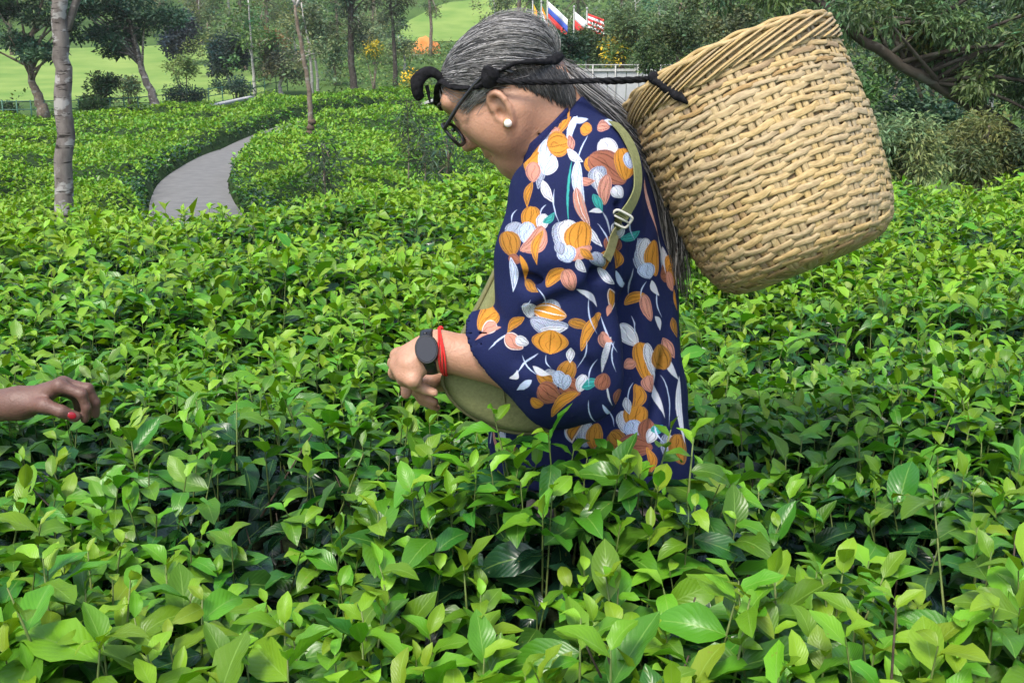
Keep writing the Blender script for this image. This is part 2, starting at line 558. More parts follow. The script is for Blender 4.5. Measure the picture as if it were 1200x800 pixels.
# keep the shoots low where the plucking hands and the bag are
clear = (np.abs(SX + 0.13) < .14) & (np.abs(SY - 1.50) < .20)
tall = np.where(clear, tall * .4, tall)
handgap = (SX < -.62) & (SX > -1.1) & (SY > 1.45) & (SY < 1.84)
SZ = np.where(handgap, np.minimum(SZ, .93), SZ); tall = np.where(handgap, 0.0, tall)
vigor = np.clip(noise2(SX * 1.1 + 40, SY * 1.1, 3) * 1.3 - .1, 0, 1)
lean = rng.normal(0, .22, (ns, 2))
SH = 0.10 + tall                       # length of the leafy part
top = np.stack([SX + lean[:, 0] * SH, SY + lean[:, 1] * SH, SZ + tall], -1)
bot = np.stack([SX, SY, SZ + tall - SH - .05], -1)
lf = []
leafrows = []
NL = 9
for k in range(NL):
    t = k / (NL - 1)                   # 0 top .. 1 low
    on = rng.random(ns) < np.where(SY > 2.75, .93 if k < 6 else .35, .97 if k < 6 else .8)
    a = top + (bot - top) * (0.0 + t ** 1.35 * .80)
    yaw = rng.random(ns) * 6.283 if k == 0 else (yaw + 2.4 + rng.normal(0, .5, ns))
    pitch = np.interp(t, [0, .2, .5, 1], [.98, .55, .18, -.15]) + rng.normal(0, .28, ns)
    roll = rng.normal(0, .38, ns)
    size = np.interp(t, [0, .2, .45, 1], [.036, .060, .077, .088]) * rng.uniform(.55, 1.30, ns) * np.interp(SY, [.9, 1.3, 1.8], [1.10, .98, .95])
    size = size * np.where((rng.random(ns) < .05) & (k in (2, 3)), 1.3, 1)
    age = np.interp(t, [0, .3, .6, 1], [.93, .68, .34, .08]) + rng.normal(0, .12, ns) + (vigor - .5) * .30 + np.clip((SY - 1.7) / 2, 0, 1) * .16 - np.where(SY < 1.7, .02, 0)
    if k > 2:
        size = np.where(clear, size * .8, size)
    leafrows.append((a[on], yaw[on], pitch[on], roll[on], size[on], np.clip(age, 0, 1)[on], np.nonzero(on)[0]))
LA, LYAW, LPIT, LROL, LSIZ, LAGE, LOWN = [np.concatenate([r[k] for r in leafrows]) for k in range(7)]
LR = frames(LYAW, LPIT, LROL, LSIZ)
LRND = rng.random(len(LA))

# older leaves deeper in the bushes
nd = 10000
DX = rng.uniform(-4.2, 4.2, nd * 3); DY = rng.uniform(.75, 6.6, nd * 3)
m = in_view(DX, DY, .4) & (DY < y_edge(DX, DY) + .4) & ~person_gap(DX, DY)
DX, DY = DX[m][:nd], DY[m][:nd]
DT = np.stack([DX, DY, near_top(DX, DY) - rng.uniform(.06, .24, len(DX))], -1)
DR = frames(rng.random(len(DX)) * 6.283, rng.normal(.1, .4, len(DX)), rng.normal(0, .4, len(DX)), rng.uniform(.055, .10, len(DX)))

def bush_id(x, y):
    x = np.asarray(x); y = np.asarray(y)
    b = np.full(x.shape, 7)
    rowA = y < 1.66 + 0.05 * np.sin(x * 4)
    b = np.where(rowA & (x < -.16), 0, b)
    b = np.where(rowA & (x >= -.16) & (x < .24), 1, b)
    b = np.where(rowA & (x >= .24), 2, b)
    rowB = ~rowA & (y < 2.75)
    b = np.where(rowB & (x < -.48), 3, b)
    b = np.where(rowB & (x >= -.48) & (x < .12), 4, b)
    b = np.where(rowB & (x >= .12) & (x < .72), 5, b)
    b = np.where(rowB & (x >= .72), 6, b)
    return b
BUSH = [
    ((-.42, 1.22), 'tea bush filling the bottom left corner, its broad pale shoots nearest the viewer'),
    ((.03, 1.25), 'tea bush in front of the hem of the navy floral tunic'),
    ((.50, 1.25), 'tea bush filling the bottom right corner, with bright tall shoots over dark gaps'),
    ((-.85, 2.2), 'tea bush under the bare hand that reaches in from the left edge'),
    ((-.18, 2.2), 'tea bush right behind the plucking hand with the black watch'),
    ((.42, 2.2), 'tea bush behind the back of the tunic, below the woven basket'),
    ((1.0, 2.2), 'tea bush at the right edge with dark hollows, right of the basket'),
]
bushes = [empty('tea_bush', (c[0], c[1], 0), lab, 'tea bush', 'tea bushes of the two front rows') for c, lab in BUSH]
SB = bush_id(SX, SY)
LB = SB[LOWN]

# the shoots that show largest become parts with leaves of their own
vis = (np.abs(SX) < SY * .47) & (SB < 7) & (SY > .98)
score = np.where(vis, (tall + .05) / SY ** 2 + rng.random(ns) * .03, -1)
hero = np.zeros(ns, bool)
for b in range(7):
    c = np.nonzero(SB == b)[0]
    c = c[np.argsort(-score[c])][:34]
    hero[c[score[c] > 0]] = True
hero_mesh = [mesh('leaf', *HERO[k][:2], M['tea_obj'], uv=HERO[k][2]) for k in range(len(HERO))]
hid = rng.integers(0, len(HERO), len(LA))
leaf_of = {}
for q in np.nonzero(hero[LOWN])[0]:
    leaf_of.setdefault(LOWN[q], []).append(q)
def stem_geo(s):
    pth = np.stack([bot[s] + (top[s] - bot[s]) * t + np.array([0, 0, 0]) for t in (0, .35, .7, 1.0)])
    return tube(pth, [.0021, .0019, .0016, .0009], 5)
for s in np.nonzero(hero)[0]:
    b = bushes[SB[s]]
    o3 = bot[s]
    V, Fs = stem_geo(s)
    sh = mk('tea_shoot', V - o3, Fs, M['stem'], b)
    sh.location = Vector(o3) - b.location
    for q in leaf_of.get(s, []):
        l = bpy.data.objects.new('leaf', hero_mesh[hid[q]])
        COL.objects.link(l)
        l.parent = sh
        m4 = np.eye(4); m4[:3, :3] = LR[q]; m4[:3, 3] = LA[q] - o3
        l.matrix_local = Matrix(m4.tolist())
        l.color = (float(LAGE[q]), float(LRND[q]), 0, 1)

# the rest of each bush: joined foliage, stems and a dark branchy inside
def join_leaves(name, sel, dsel, tm, parent=None, kind='stuff'):
    n1 = sel.sum()
    Rm = np.concatenate([LR[sel], DR[dsel]]); T = np.concatenate([LA[sel], DT[dsel]])
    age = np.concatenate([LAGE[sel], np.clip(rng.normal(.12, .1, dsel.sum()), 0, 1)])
    rnd = np.concatenate([LRND[sel], rng.random(dsel.sum())])
    ids = rng.integers(0, len(tm), len(T))
    if tm is MIXT:          # simpler leaves where they are only a few pixels long
        ids = np.where(T[:, 1] < 4.1, ids % 4, 4 + ids % 3)
    V, F, U, O = batch(tm, ids, Rm, T)
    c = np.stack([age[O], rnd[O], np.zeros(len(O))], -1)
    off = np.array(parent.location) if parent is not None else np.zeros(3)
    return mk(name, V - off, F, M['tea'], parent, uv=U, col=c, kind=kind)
def thin_tubes(A, B, r0, r1):
    """many straight three-sided stems"""
    t = B - A
    t /= np.linalg.norm(t, axis=1)[:, None] + 1e-9
    u = np.cross(t, np.array([.3, .9, .2])); u /= np.linalg.norm(u, axis=1)[:, None]
    w = np.cross(t, u)
    ring = [np.cos(a) * u + np.sin(a) * w for a in (0, 2.094, 4.189)]
    V = np.stack([A + r0 * q for q in ring] + [B + r1 * q for q in ring], 1).reshape(-1, 3)
    f = np.array([[0, 1, 4, 3], [1, 2, 5, 4], [2, 0, 3, 5]])
    F = (f[None] + (np.arange(len(A)) * 6)[:, None, None]).reshape(-1, 4)
    return V, F
DB = bush_id(DX, DY)
def core(name, cells, parent, kind=None):
    """the dark inside of the bush, below the leaf layer"""
    off = np.array(parent.location) if parent is not None else np.zeros(3)
    X, Y = cells
    V, F = sheet(X, Y, lambda a, b: np.where(person_gap(a, b), .25, near_top(a, b) - 0.19 + (noise2(a * 14, b * 14, 1) - .5) * .07))
    return V - off, F
for b in range(8):
    sel = (LB == b) & ~hero[LOWN]
    dsel = DB == b
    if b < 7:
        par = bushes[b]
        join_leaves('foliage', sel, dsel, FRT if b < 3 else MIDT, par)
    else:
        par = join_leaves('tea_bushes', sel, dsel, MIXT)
        thing(par, 'dense bright green tea bushes stretching away behind the woman to the path', 'tea bushes')
    ss = np.nonzero((SB == b) & ~hero)[0]
    V, F = thin_tubes(bot[ss], top[ss], .0022, .0010)
    # bare twigs in the hollows
    nt_ = 260 if b < 7 else 900
    c = np.nonzero(DB == b)[0]
    c = c[rng.integers(0, len(c), nt_)]
    A = DT[c] - np.array([0, 0, .12]) + rng.normal(0, .03, (nt_, 3)); B = A + rng.normal(0, .06, (nt_, 3)) + np.array([0, 0, .10])
    V2, F2 = thin_tubes(A, B, .003, .0012)
    off = np.array(par.location)
    mk('stems', V - off, F, M['stem'], par, kind='stuff')
    mk('twigs', V2 - off, F2, M['twig'], par, kind='stuff')
# dark heart of the rows, built as closed sheets down to the soil
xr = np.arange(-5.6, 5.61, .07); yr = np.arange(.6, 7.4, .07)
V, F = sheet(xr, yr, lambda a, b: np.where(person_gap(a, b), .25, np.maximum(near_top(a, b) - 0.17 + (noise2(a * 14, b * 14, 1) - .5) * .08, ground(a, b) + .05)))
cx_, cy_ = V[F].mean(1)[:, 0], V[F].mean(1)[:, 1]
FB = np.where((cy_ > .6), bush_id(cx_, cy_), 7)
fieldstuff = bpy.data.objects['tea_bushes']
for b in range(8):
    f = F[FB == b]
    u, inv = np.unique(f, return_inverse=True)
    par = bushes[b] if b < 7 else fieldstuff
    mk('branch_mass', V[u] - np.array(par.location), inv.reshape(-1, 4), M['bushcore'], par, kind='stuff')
for b in range(7):
    (bx, by), _ = BUSH[b]
    mb = MB()
    for k in range(5):
        a = k * 1.256 + b
        mb.add(*tube(smooth_path([(0.02 * math.cos(a), .02 * math.sin(a), 0), (.08 * math.cos(a), .08 * math.sin(a), .3), (.2 * math.cos(a), .2 * math.sin(a), .68)], 6), np.linspace(.022, .008, 6), 6))
    mb.build('trunk', M['twig'], bushes[b])

# ---------------------------------------------------------------- far tea field, both sides of the path
def far_top(x, y):
    m1 = noise2(x * .95 + 7, y * .95 * .8, 6)
    m2 = noise2(x * .33, y * .33, 8)
    d, s = path_dist(x, y)
    edge = np.clip((d - .74) / .35, 0, 1)
    h = 0.42 + 0.34 * np.clip((m1 - .25) * 2.0, 0, 1) + .25 * (m2 - .5)
    # furrows between the bush rows
    fur = np.abs(np.sin((y + x * .35 + 1.4 * m2) * 1.9)) ** .25
    h = h * (.70 + .30 * fur)
    return ground(x, y) + h * edge ** .4
def far_keep(x, y):
    d, s = path_dist(x, y)
    xl = x / y
    ymax = np.interp(xl, [-.6, -.46, -.3, -.24, -.18, -.1, 0, .1], [42, 43, 47, 51, 56, 61, 62, 60])
    return (d > .80) & (y < ymax) & (np.abs(x) < y * .58 + 2.6) & (xl < .13) & (y > y_edge(x, y) + .6)
yy, xx = [], []
for (a, b_, p) in ((6.2, 12, .082), (12, 20, .105), (20, 32, .15), (32, 64, .21)):
    x, y = scatter(-b_ * .58 - 2.6, b_ * .13, a, b_, p, far_keep)
    xx.append(x); yy.append(y)
FX, FY = np.concatenate(xx), np.concatenate(yy)
reps = 4
FX = np.repeat(FX, reps) + rng.normal(0, .03, len(FX) * reps); FY = np.repeat(FY, reps) + rng.normal(0, .03, len(FY) * reps)
m = far_keep(FX, FY); FX, FY = FX[m], FY[m]
FD, FS = path_dist(FX, FY)
FZ = far_top(FX, FY) + rng.uniform(-.08, .05, len(FX))
nf = len(FX)
FSZ = np.interp(FY, [6, 15, 30, 55], [.062, .080, .118, .17]) * rng.uniform(.7, 1.3, nf)
FR = frames(rng.random(nf) * 6.283, rng.normal(.45, .4, nf), rng.normal(0, .4, nf), FSZ)
FAGE = np.clip(rng.normal(.88, .15, nf) + (noise2(FX * .9, FY * .9, 3) - .5) * .4, 0, 1)
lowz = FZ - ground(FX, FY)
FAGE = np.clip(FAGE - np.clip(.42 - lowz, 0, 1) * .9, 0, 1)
# leaves hanging on the hedge flanks along the path
hl, = np.nonzero((FD < 1.35) & (FY > 8))
HX = np.repeat(FX[hl], 2) + 0; HY = np.repeat(FY[hl], 2); 
HZ = ground(HX, HY) + rng.uniform(.05, .5, len(HX))
hs = np.repeat(FSZ[hl], 2)
HR = frames(rng.random(len(HX)) * 6.283, rng.normal(-.1, .5, len(HX)), rng.normal(0, .4, len(HX)), hs)
for side, lab in ((1, 'wide bed of tea bushes left of the pale footpath'), (-1, 'bed of tea bushes right of the pale footpath, beyond the bent head')):
    a = (FS > 0) == (side > 0)
    h_, s_ = path_dist(HX, HY)
    b = (s_ > 0) == (side > 0)
    Rm = np.concatenate([FR[a], HR[b]]); T = np.concatenate([np.stack([FX, FY, FZ], -1)[a], np.stack([HX, HY, HZ], -1)[b]])
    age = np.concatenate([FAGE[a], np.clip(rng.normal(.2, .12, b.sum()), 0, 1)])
    V, F, U, O = batch(KITES, rng.integers(0, 2, len(T)), Rm, T)
    rnd = rng.random(len(T))
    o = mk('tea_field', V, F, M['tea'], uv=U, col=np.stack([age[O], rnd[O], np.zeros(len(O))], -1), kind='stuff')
    thing(o, lab, 'tea field')
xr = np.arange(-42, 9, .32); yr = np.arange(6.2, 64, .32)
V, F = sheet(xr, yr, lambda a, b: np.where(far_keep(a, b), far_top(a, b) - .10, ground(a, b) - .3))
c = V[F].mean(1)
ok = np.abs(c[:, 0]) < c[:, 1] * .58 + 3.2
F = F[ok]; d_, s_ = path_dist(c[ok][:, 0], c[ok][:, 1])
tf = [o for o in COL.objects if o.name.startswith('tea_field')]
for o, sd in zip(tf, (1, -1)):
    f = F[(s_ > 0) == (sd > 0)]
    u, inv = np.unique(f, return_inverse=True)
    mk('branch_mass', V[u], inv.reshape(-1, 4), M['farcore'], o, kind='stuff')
# ---------------------------------------------------------------- bark, woods
def bark_mat(name, c1, c2, spot, rings):
    m, nt, b = newmat(name, .9, .15)
    n = tex_noise(nt, 9, 8, sxyz=(1, 1, .5))
    c = ramp(nt, n, [(.3, c1), (.6, c2)])
    sn = tex_noise(nt, 5.0, 5, sxyz=(1, 1, 1.6))
    c = mix(nt, ramp(nt, sn, [(.54, (0, 0, 0)), (.60, (.75, .75, .75))]), c, spot)
    dk = tex_noise(nt, 7, 3, sxyz=(.6, .6, 3.5))
    c = mix(nt, ramp(nt, dk, [(.60, (0, 0, 0)), (.66, (rings, rings, rings))]), c, (.02, .017, .014))
    nt.links.new(c, b.inputs['Base Color'])
    bump(nt, b, n, .7, .02)
    return m
M['bark_grey'] = bark_mat('lichen_bark', (.075, .062, .055), (.17, .15, .135), (.33, .32, .30), .95)
M['bark_dark'] = bark_mat('dark_bark', (.025, .022, .018), (.06, .052, .042), (.09, .09, .075), .3)
M['bark_mid'] = bark_mat('brown_bark', (.08, .06, .045), (.17, .135, .10), (.22, .21, .18), .4)
M['bark_pale'] = bark_mat('pale_bark', (.22, .21, .19), (.36, .34, .31), (.42, .42, .40), .3)

KITE = np.array([[0, 0, 0], [.25, .45, .09], [0, 1, -.06], [-.25, .45, .09]])
KF = np.array([[0, 1, 2], [0, 2, 3]])
def leafcloud(centers, radii, n, size, color, jit=.22, droop=0.0, flat=1.0, fill=.55, narrow=1.0):
    """leaves spread through round clumps; a tone per clump, a tone per leaf"""
    centers = np.asarray(centers, float); radii = np.broadcast_to(np.asarray(radii, float), (len(centers),))
    n = int(n * .84); size = size * 1.06
    w = radii ** 2; k = rng.choice(len(centers), n, p=w / w.sum())
    d = rng.normal(0, 1, (n, 3)); d /= np.linalg.norm(d, axis=1)[:, None]
    rr = rng.random(n) ** fill
    lump = .75 + .5 * noise3(d * 2.2 + k[:, None] * 3.1)
    p = centers[k] + d * (rr * radii[k] * lump)[:, None] * np.array([1, 1, flat])
    yaw = np.arctan2(d[:, 1], d[:, 0]) + rng.normal(0, .9, n)
    pit = np.arcsin(np.clip(d[:, 2], -1, 1)) * .4 - droop + rng.normal(0, .45, n)
    Rm = frames(yaw, pit, rng.normal(0, .6, n), size * rng.uniform(.6, 1.35, n))
    T = KITE * np.array([narrow, 1, 1])
    V = (np.einsum('nij,vj->nvi', Rm, T) + p[:, None]).reshape(-1, 3)
    F = (KF[None] + (np.arange(n) * 4)[:, None, None]).reshape(-1, 3)
    tone = (1 + rng.normal(0, jit, len(centers)))[k] * (1 + rng.normal(0, jit, n))
    warm = (rng.normal(0, .12, len(centers)))[k] + rng.normal(0, .08, n)
    c = np.asarray(color)[None] * np.clip(tone, .35, 2)[:, None] * np.stack([1 + warm, np.ones(n), 1 - warm], -1)
    return V, F, np.repeat(np.clip(c, .003, 1), 4, 0)

def crown_points(c, r, n, seed_low=-.35):
    """clump centres through an ellipsoid, more of them near its surface"""
    d = rng.normal(0, 1, (n, 3)); d /= np.linalg.norm(d, axis=1)[:, None]
    d[:, 2] = np.where(d[:, 2] < seed_low, -d[:, 2] * .5, d[:, 2])
    return np.asarray(c) + d * np.asarray(r) * (rng.random(n) ** .45)[:, None]

def tree(name, label, base, trunk, r0, r1, clumps, rad, nleaf, lsize, color, bark='bark_dark', limbs=6, group=None, cat='tree', **kw):
    """trunk: points relative to the base; clumps: clump centres relative to the base"""
    o = empty(name, base, label, cat, group)
    mb = MB()
    tp = smooth_path(trunk, max(8, 4 * len(trunk)))
    tp[0] += np.array([0, 0, -.35])
    tp[1:-1] += rng.normal(0, r0 * .12, (len(tp) - 2, 3))
    mb.add(*tube(tp, np.linspace(r0, r1, len(tp)) * (1 + .35 * np.exp(-np.linspace(0, 1, len(tp)) * 14)), 9))
    clumps = np.asarray(clumps, float)
    for q in clumps[rng.permutation(len(clumps))[:limbs]]:
        s = tp[int(len(tp) * rng.uniform(.45, .95))]
        if q[2] < s[2] - .2:
            s = tp[len(tp) // 2]
        mid = lerp(s, q, .5) + np.array([0, 0, .12 * np.linalg.norm(q - s)]) * rng.uniform(-.2, 1)
        mb.add(*tube(smooth_path([s, mid, q], 7), np.linspace(r1 * .75, r1 * .2 + .004, 7), 5))
    mb.build('trunk', M[bark], o)
    V, F, c = leafcloud(clumps, rad, nleaf, lsize, color, **kw)
    mk('crown', V, F, M['leaf'], o, col=c, smooth=False)
    return o

def gbase(px, Y):
    """ground point under a pixel column at distance Y"""
    x = float(P(px, 100, Y)[0])
    return np.array([x, Y, float(ground(x, Y)) - .05])
def rel(px, py, Y, base, dy=0.0):
    return P(px, py, Y) + np.array([0, dy, 0]) - base

DG, MG, OG, LG, BG = (.032, .072, .026), (.070, .14, .038), (.115, .155, .065), (.14, .21, .055), (.028, .050, .040)

# spotted trunk at the near left
b = gbase(77, 13.5); b[2] = -1.0
tk = [np.array([.03, 0, 0]), rel(77.5, 262, 13.5, b), rel(75, 130, 13.5, b), rel(72, 60, 13.5, b), rel(69, 0, 13.5, b), rel(66, -90, 13.5, b), rel(66, -330, 13.5, b)]
cl = crown_points(rel(64, -360, 13.5, b), (1.5, 1.5, 1.6), 26)
tree('silver_oak_tree', 'pale spotted bare trunk standing alone at the edge of the near tea bushes', b, tk, .118, .07, cl, .5, 2200, .14, MG, 'bark_grey', 10)

# two spreading trees on the lawn edge
b = gbase(50, 43)
t0_ = [rel(52, 134, 43, b), rel(44, 112, 43, b), rel(38, 98, 43, b), rel(36, 70, 43, b), rel(42, 20, 43, b)]
cl = np.concatenate([crown_points(rel(x, y, 43, b), (rx, 1.6, rz), n) for x, y, rx, rz, n in ((18, 50, 1.1, .35, 8), (50, 60, .8, .6, 10), (10, 15, 1.2, .6, 9), (62, 28, 1.0, .5, 10), (40, -10, 1.6, .6, 10), (80, 10, .9, .5, 8))])
tree('spreading_tree', 'dark spreading tree with a forked trunk, partly behind the pale spotted trunk', b, t0_, .20, .08, cl, .5, 8500, .17, (.024, .062, .030), 'bark_mid', 14, 'spreading trees on the lawn edge', flat=.6)
b = gbase(183, 46)
t0_ = [rel(183, 126, 46, b), rel(175, 104, 46, b), rel(166, 80, 46, b), rel(160, 55, 46, b), rel(150, 20, 46, b)]
cl = np.concatenate([crown_points(rel(x, y, 46, b), (rx, 1.7, rz), n) for x, y, rx, rz, n in ((112, 42, .9, .35, 9), (140, 48, .9, .5, 9), (165, 30, 1.2, .7, 12), (125, 12, 1.2, .6, 12), (195, 22, .8, .5, 8), (165, -5, 1.6, .6, 12), (100, 5, .8, .6, 8), (132, 62, .35, .3, 5))])
tree('spreading_tree', 'broad tree with a leaning pale trunk and a wide dark crown over the bright lawn', b, t0_, .175, .08, cl, .52, 10500, .17, (.024, .066, .032), 'bark_grey', 16, 'spreading trees on the lawn edge', flat=.6)

# bushes along the lawn
def shrub(label, px, py_top, py_base, wpx, Y, color, n=1800, lsize=.13, name='shrub', group='shrubs on the slope', stems=4, base=None, **kw):
    b = gbase(px, Y) if base is None else base
    top = P(px, py_top, Y)[2]; bot = max(b[2], P(px, py_base, Y)[2]); w = wpx / FPX * Y / 2
    if base is None: b[2] = min(b[2], bot)
    h = max(.3, top - bot)
    cl = crown_points(np.array([0, 0, (top + bot) / 2 - b[2] - h * .05]), (w * .8, w * .8, h * .42), 22, -.9)
    o = empty(name, b, label, 'shrub', group)
    mb = MB()
    for k in range(stems):
        q = cl[k]
        mb.add(*tube(smooth_path([(rng.normal(0, .05), rng.normal(0, .05), 0), (q[0] * .4, q[1] * .4, q[2] * .5), q], 6), np.linspace(.05, .012, 6), 5))
    mb.build('stem', M['bark_mid'], o)
    V, F, c = leafcloud(cl, min(w, h) * .38, n, lsize, color, **kw)
    mk('foliage', V, F, M['leaf'], o, col=c, smooth=False)
    return o
shrub('dark layered shrub on the lawn just right of the spotted trunk', 118, 80, 132, 48, 47, DG, 2600, .15, flat=.7)
shrub('low green shrub at the foot of the lawn behind the railing', 108, 112, 134, 36, 45, MG, 1500, .12)
shrub('feathery pale shrub on the lawn right of the broad tree', 216, 55, 100, 42, 52, LG, 1500, .13, fill=.9)
shrub('grey-green shrub at the base of the broad tree', 150, 82, 124, 40, 50, OG, 1400, .14, fill=.8)
shrub('clipped dark shrub right of the leaning pale trunk', 215, 100, 124, 70, 49, (.022, .052, .030), 2600, .11)
shrub('second clipped dark shrub beside the kerb', 275, 90, 112, 62, 56, (.022, .052, .030), 2400, .12)
shrub('little dark shrub at the far left edge by the railing', 6, 118, 136, 34, 46, DG, 1000, .12)
# two dense dark trees and the bluish one
def round_tree(label, px, top, basepy, wpx, Y, color, n, lsize, trunkr=.12, bark='bark_pale', name='tree', group='trees on the slope', low=-.9, cl_n=34, taper=1.0, **kw):
    b = gbase(px, Y)
    zt, zb = P(px, top, Y)[2] - b[2], max(.4, P(px, basepy, Y)[2] - b[2])
    w = wpx / FPX * Y / 2; h = zt - zb
    cl = crown_points(np.array([0, 0, zb + h * .5]), (w * .82, w * .82, h * .48), cl_n, low)
    cl[:, :2] *= (1 - (1 - taper) * np.clip((cl[:, 2:3] - zb) / h, 0, 1))
    tk = [np.zeros(3), np.array([rng.normal(0, .1), 0, zb * .6 + .2]), np.array([rng.normal(0, .2), 0, zb + h * .5]), np.array([rng.normal(0, .2), 0, zt - h * .1])]
    return tree(name, label, b, tk, trunkr, trunkr * .35, cl, min(w, h) * kw.pop('cr', .34), n, lsize, color, bark, 10, group, **kw)
round_tree('bluish black dense tree at the top of the bright lawn', 218, 18, 80, 60, 84, (.020, .032, .036), 5200, .28)
round_tree('dark round tree with a pale trunk right of the lawn', 272, 40, 106, 58, 66, (.018, .040, .028), 5200, .22)
round_tree('rounded grey-green bush tree left of the leaning pole', 330, 52, 100, 70, 62, (.085, .10, .058), 4200, .17, fill=.7)
round_tree('slim pale green tree right of the leaning pole', 372, 2, 78, 40, 60, (.12, .165, .065), 2200, .18, .09, fill=1.0)
# tall thin trees of the wood
tall = [(18, 90, .14, -70, 40, 60, MG), (240, 100, .16, -60, 55, 60, OG), (288, 78, .14, -70, 38, 60, OG), (316, 92, .15, -60, 40, 70, OG), (356, 96, .15, -60, 45, 60, MG), (416, 57, .20, -75, 60, 62, (.050, .075, .038)), (464, 66, .14, -70, 58, 56, (.055, .08, .040)), (398, 84, .13, -60, 30, 60, MG), (440, 95, .14, -70, 40, 60, OG), (200, 105, .16, -40, 40, 60, OG), (505, 88, .14, -70, 20, 40, OG), (607, 62, .17, -90, -8, 70, OG), (676, 92, .14, -60, 30, 60, OG), (725, 84, .13, -60, 45, 60, MG)]
tl = ['behind the left spreading tree', 'beside the bluish black tree', 'behind the dark round tree', 'between the dark round tree and the leaning pole', 'just behind the top of the leaning pole', 'the darkest and nearest, left of the head', 'between the dark trunk and the orange bank', 'close to the left of the darkest trunk', 'close to the right of the darkest trunk', 'above the bluish black tree', 'behind the bright slope above the orange bank', 'rising straight behind the grey hair', 'behind the flags', 'right of the flags']
for (px, Y, r, top, low, wpx, color), where in zip(tall, tl):
    b = gbase(px, Y)
    zt = P(px, top, Y)[2] - b[2]; zb = P(px, low, Y)[2] - b[2]
    w = wpx / FPX * Y / 2
    n = 46
    t = rng.random(n)
    cl = np.stack([rng.normal(0, .45, n) * w * (1.1 - .5 * t), rng.normal(0, .45, n) * w * (1.1 - .5 * t), zb + t * (zt - zb)], -1)
    tree('tall_tree', 'tall thin sparse tree, ' + where, b, [np.zeros(3), np.array([rng.normal(0, .08), 0, zt * .3]), np.array([rng.normal(0, .15), 0, zt * .7]), np.array([rng.normal(0, .2), 0, zt])], r, r * .35, cl, w * .30, 3600, .20, color, 'bark_dark' if px in (416, 464) else 'bark_mid', 16, 'tall thin trees on the slope', fill=.9, narrow=.6, droop=.2)

# leaning bare pole at the path
Y = 33
b = gbase(365, Y); b[2] += .3
o = empty('bare_tree', b, 'thin leaning bare trunk beside the footpath, pale at its cut top', 'tree')
pts = [rel(364, 160, Y, b), rel(363, 120, Y, b), rel(358, 80, Y, b), rel(351, 40, Y, b), rel(346, 6, Y, b)]
MB().add(*tube(smooth_path(pts, 16) + rng.normal(0, .012, (16, 3)), np.linspace(.085, .045, 16), 8)).build('trunk', M['bark_mid'], o)
mb = MB()
for q in ((364, 150), (365.5, 143), (363, 156)):
    mb.add(*ball(rel(*q, Y, b), (.13, .12, .10), 8, 6))
mb.build('root_clod', M['soil'], o)
mb = MB()
for q, e in (((346, 6), (342, -4)), ((347, 8), (351, -3))):
    mb.add(*tube([rel(*q, Y, b), rel(*e, Y, b)], [.05, .035], 6))
mb.build('cut_limb', M['bark_pale'], o)

# saplings with feathery leaves among the far tea
for k, (px, top, bot_, Y, where) in enumerate(((497, 150, 222, 14, 'nearest to the chin'), (524, 160, 236, 12.5, 'the shortest, below the chin'), (380, 168, 240, 13, 'at the right side of the footpath'), (478, 118, 200, 18, 'below the black cloth end'))):
    b = P(px, bot_, Y)
    h = P(px, top, Y)[2] - b[2]
    t = np.linspace(.25, 1, 14)
    cl = np.stack([rng.normal(0, .10, 14), rng.normal(0, .10, 14), t * h], -1)
    tree('sapling', 'thin grey-green silver oak sapling in the far tea, ' + where, b - np.array([0, 0, .5]), [np.zeros(3), np.array([.02, 0, h * .5 + .5]), np.array([0, 0, h + .5])], .014, .006, cl + np.array([0, 0, .5]), .13, 420, .10, (.055, .085, .045), 'bark_mid', 8, 'saplings in the far tea', narrow=.35, droop=.3)

# big tree with a low slanting limb at the right
Y = 12.5
b = gbase(1240, Y)
tk = [np.zeros(3), rel(1215, 190, Y, b), rel(1150, 130, Y, b), rel(1100, 100, Y, b), rel(1040, 66, Y, b), rel(985, 25, Y, b), rel(940, -20, Y, b)]
cl = np.concatenate([crown_points(rel(x, y, Y, b, dy), (rx, .9, rz), n) for x, y, dy, rx, rz, n in
     ((990, 20, -.3, .45, .30, 10), (1060, 15, .4, .5, .35, 12), (1130, 40, .2, .45, .32, 12), (1180, 60, -.4, .4, .40, 14), (1150, 100, -.3, .35, .22, 10), (1100, 70, .6, .4, .2, 8), (1200, 130, -.3, .3, .35, 10), (900, -10, .5, .6, .25, 10), (1060, -60, .3, 1.6, .4, 20), (1230, 10, 0, .5, .7, 14))])
tree('broad_tree', 'big leafy tree at the right with a dark limb slanting down behind the basket', b, tk, .095, .04, cl, .23, 21000, .088, (.075, .125, .042), 'bark_dark', 26, jit=.3, droop=.5, narrow=.62)
def rshrub(label, px, top, bot_, wpx, Y, color, n, ls, **kw):
    bb = P(px, bot_ + 30, Y)
    return shrub(label, px, top, bot_, wpx, Y, color, n, ls, base=bb, stems=7, **kw)
rshrub('olive green shrub just right of the basket, above the tea', 1060, 140, 215, 130, 9.5, (.125, .165, .062), 8500, .060, droop=.4, narrow=.55)
rshrub('second olive shrub under the big leafy tree, at the right', 1140, 130, 215, 120, 10.2, (.12, .155, .055), 8000, .062, droop=.4, narrow=.55)
rshrub('dark shrub at the right edge under the big tree', 1205, 150, 215, 90, 10.0, (.065, .10, .04), 4500, .065, droop=.4, narrow=.6)
rshrub('bright green shrub low behind the rim of the basket', 1000, 88, 150, 90, 16, (.055, .125, .030), 2600, .085)
rshrub('deep green bush in the shade of the slanting limb', 1075, 105, 170, 120, 15, (.028, .062, .030), 3200, .085)
rshrub('dark tall bush behind the big leafy tree', 1090, -40, 130, 330, 18, (.030, .058, .030), 7000, .11)

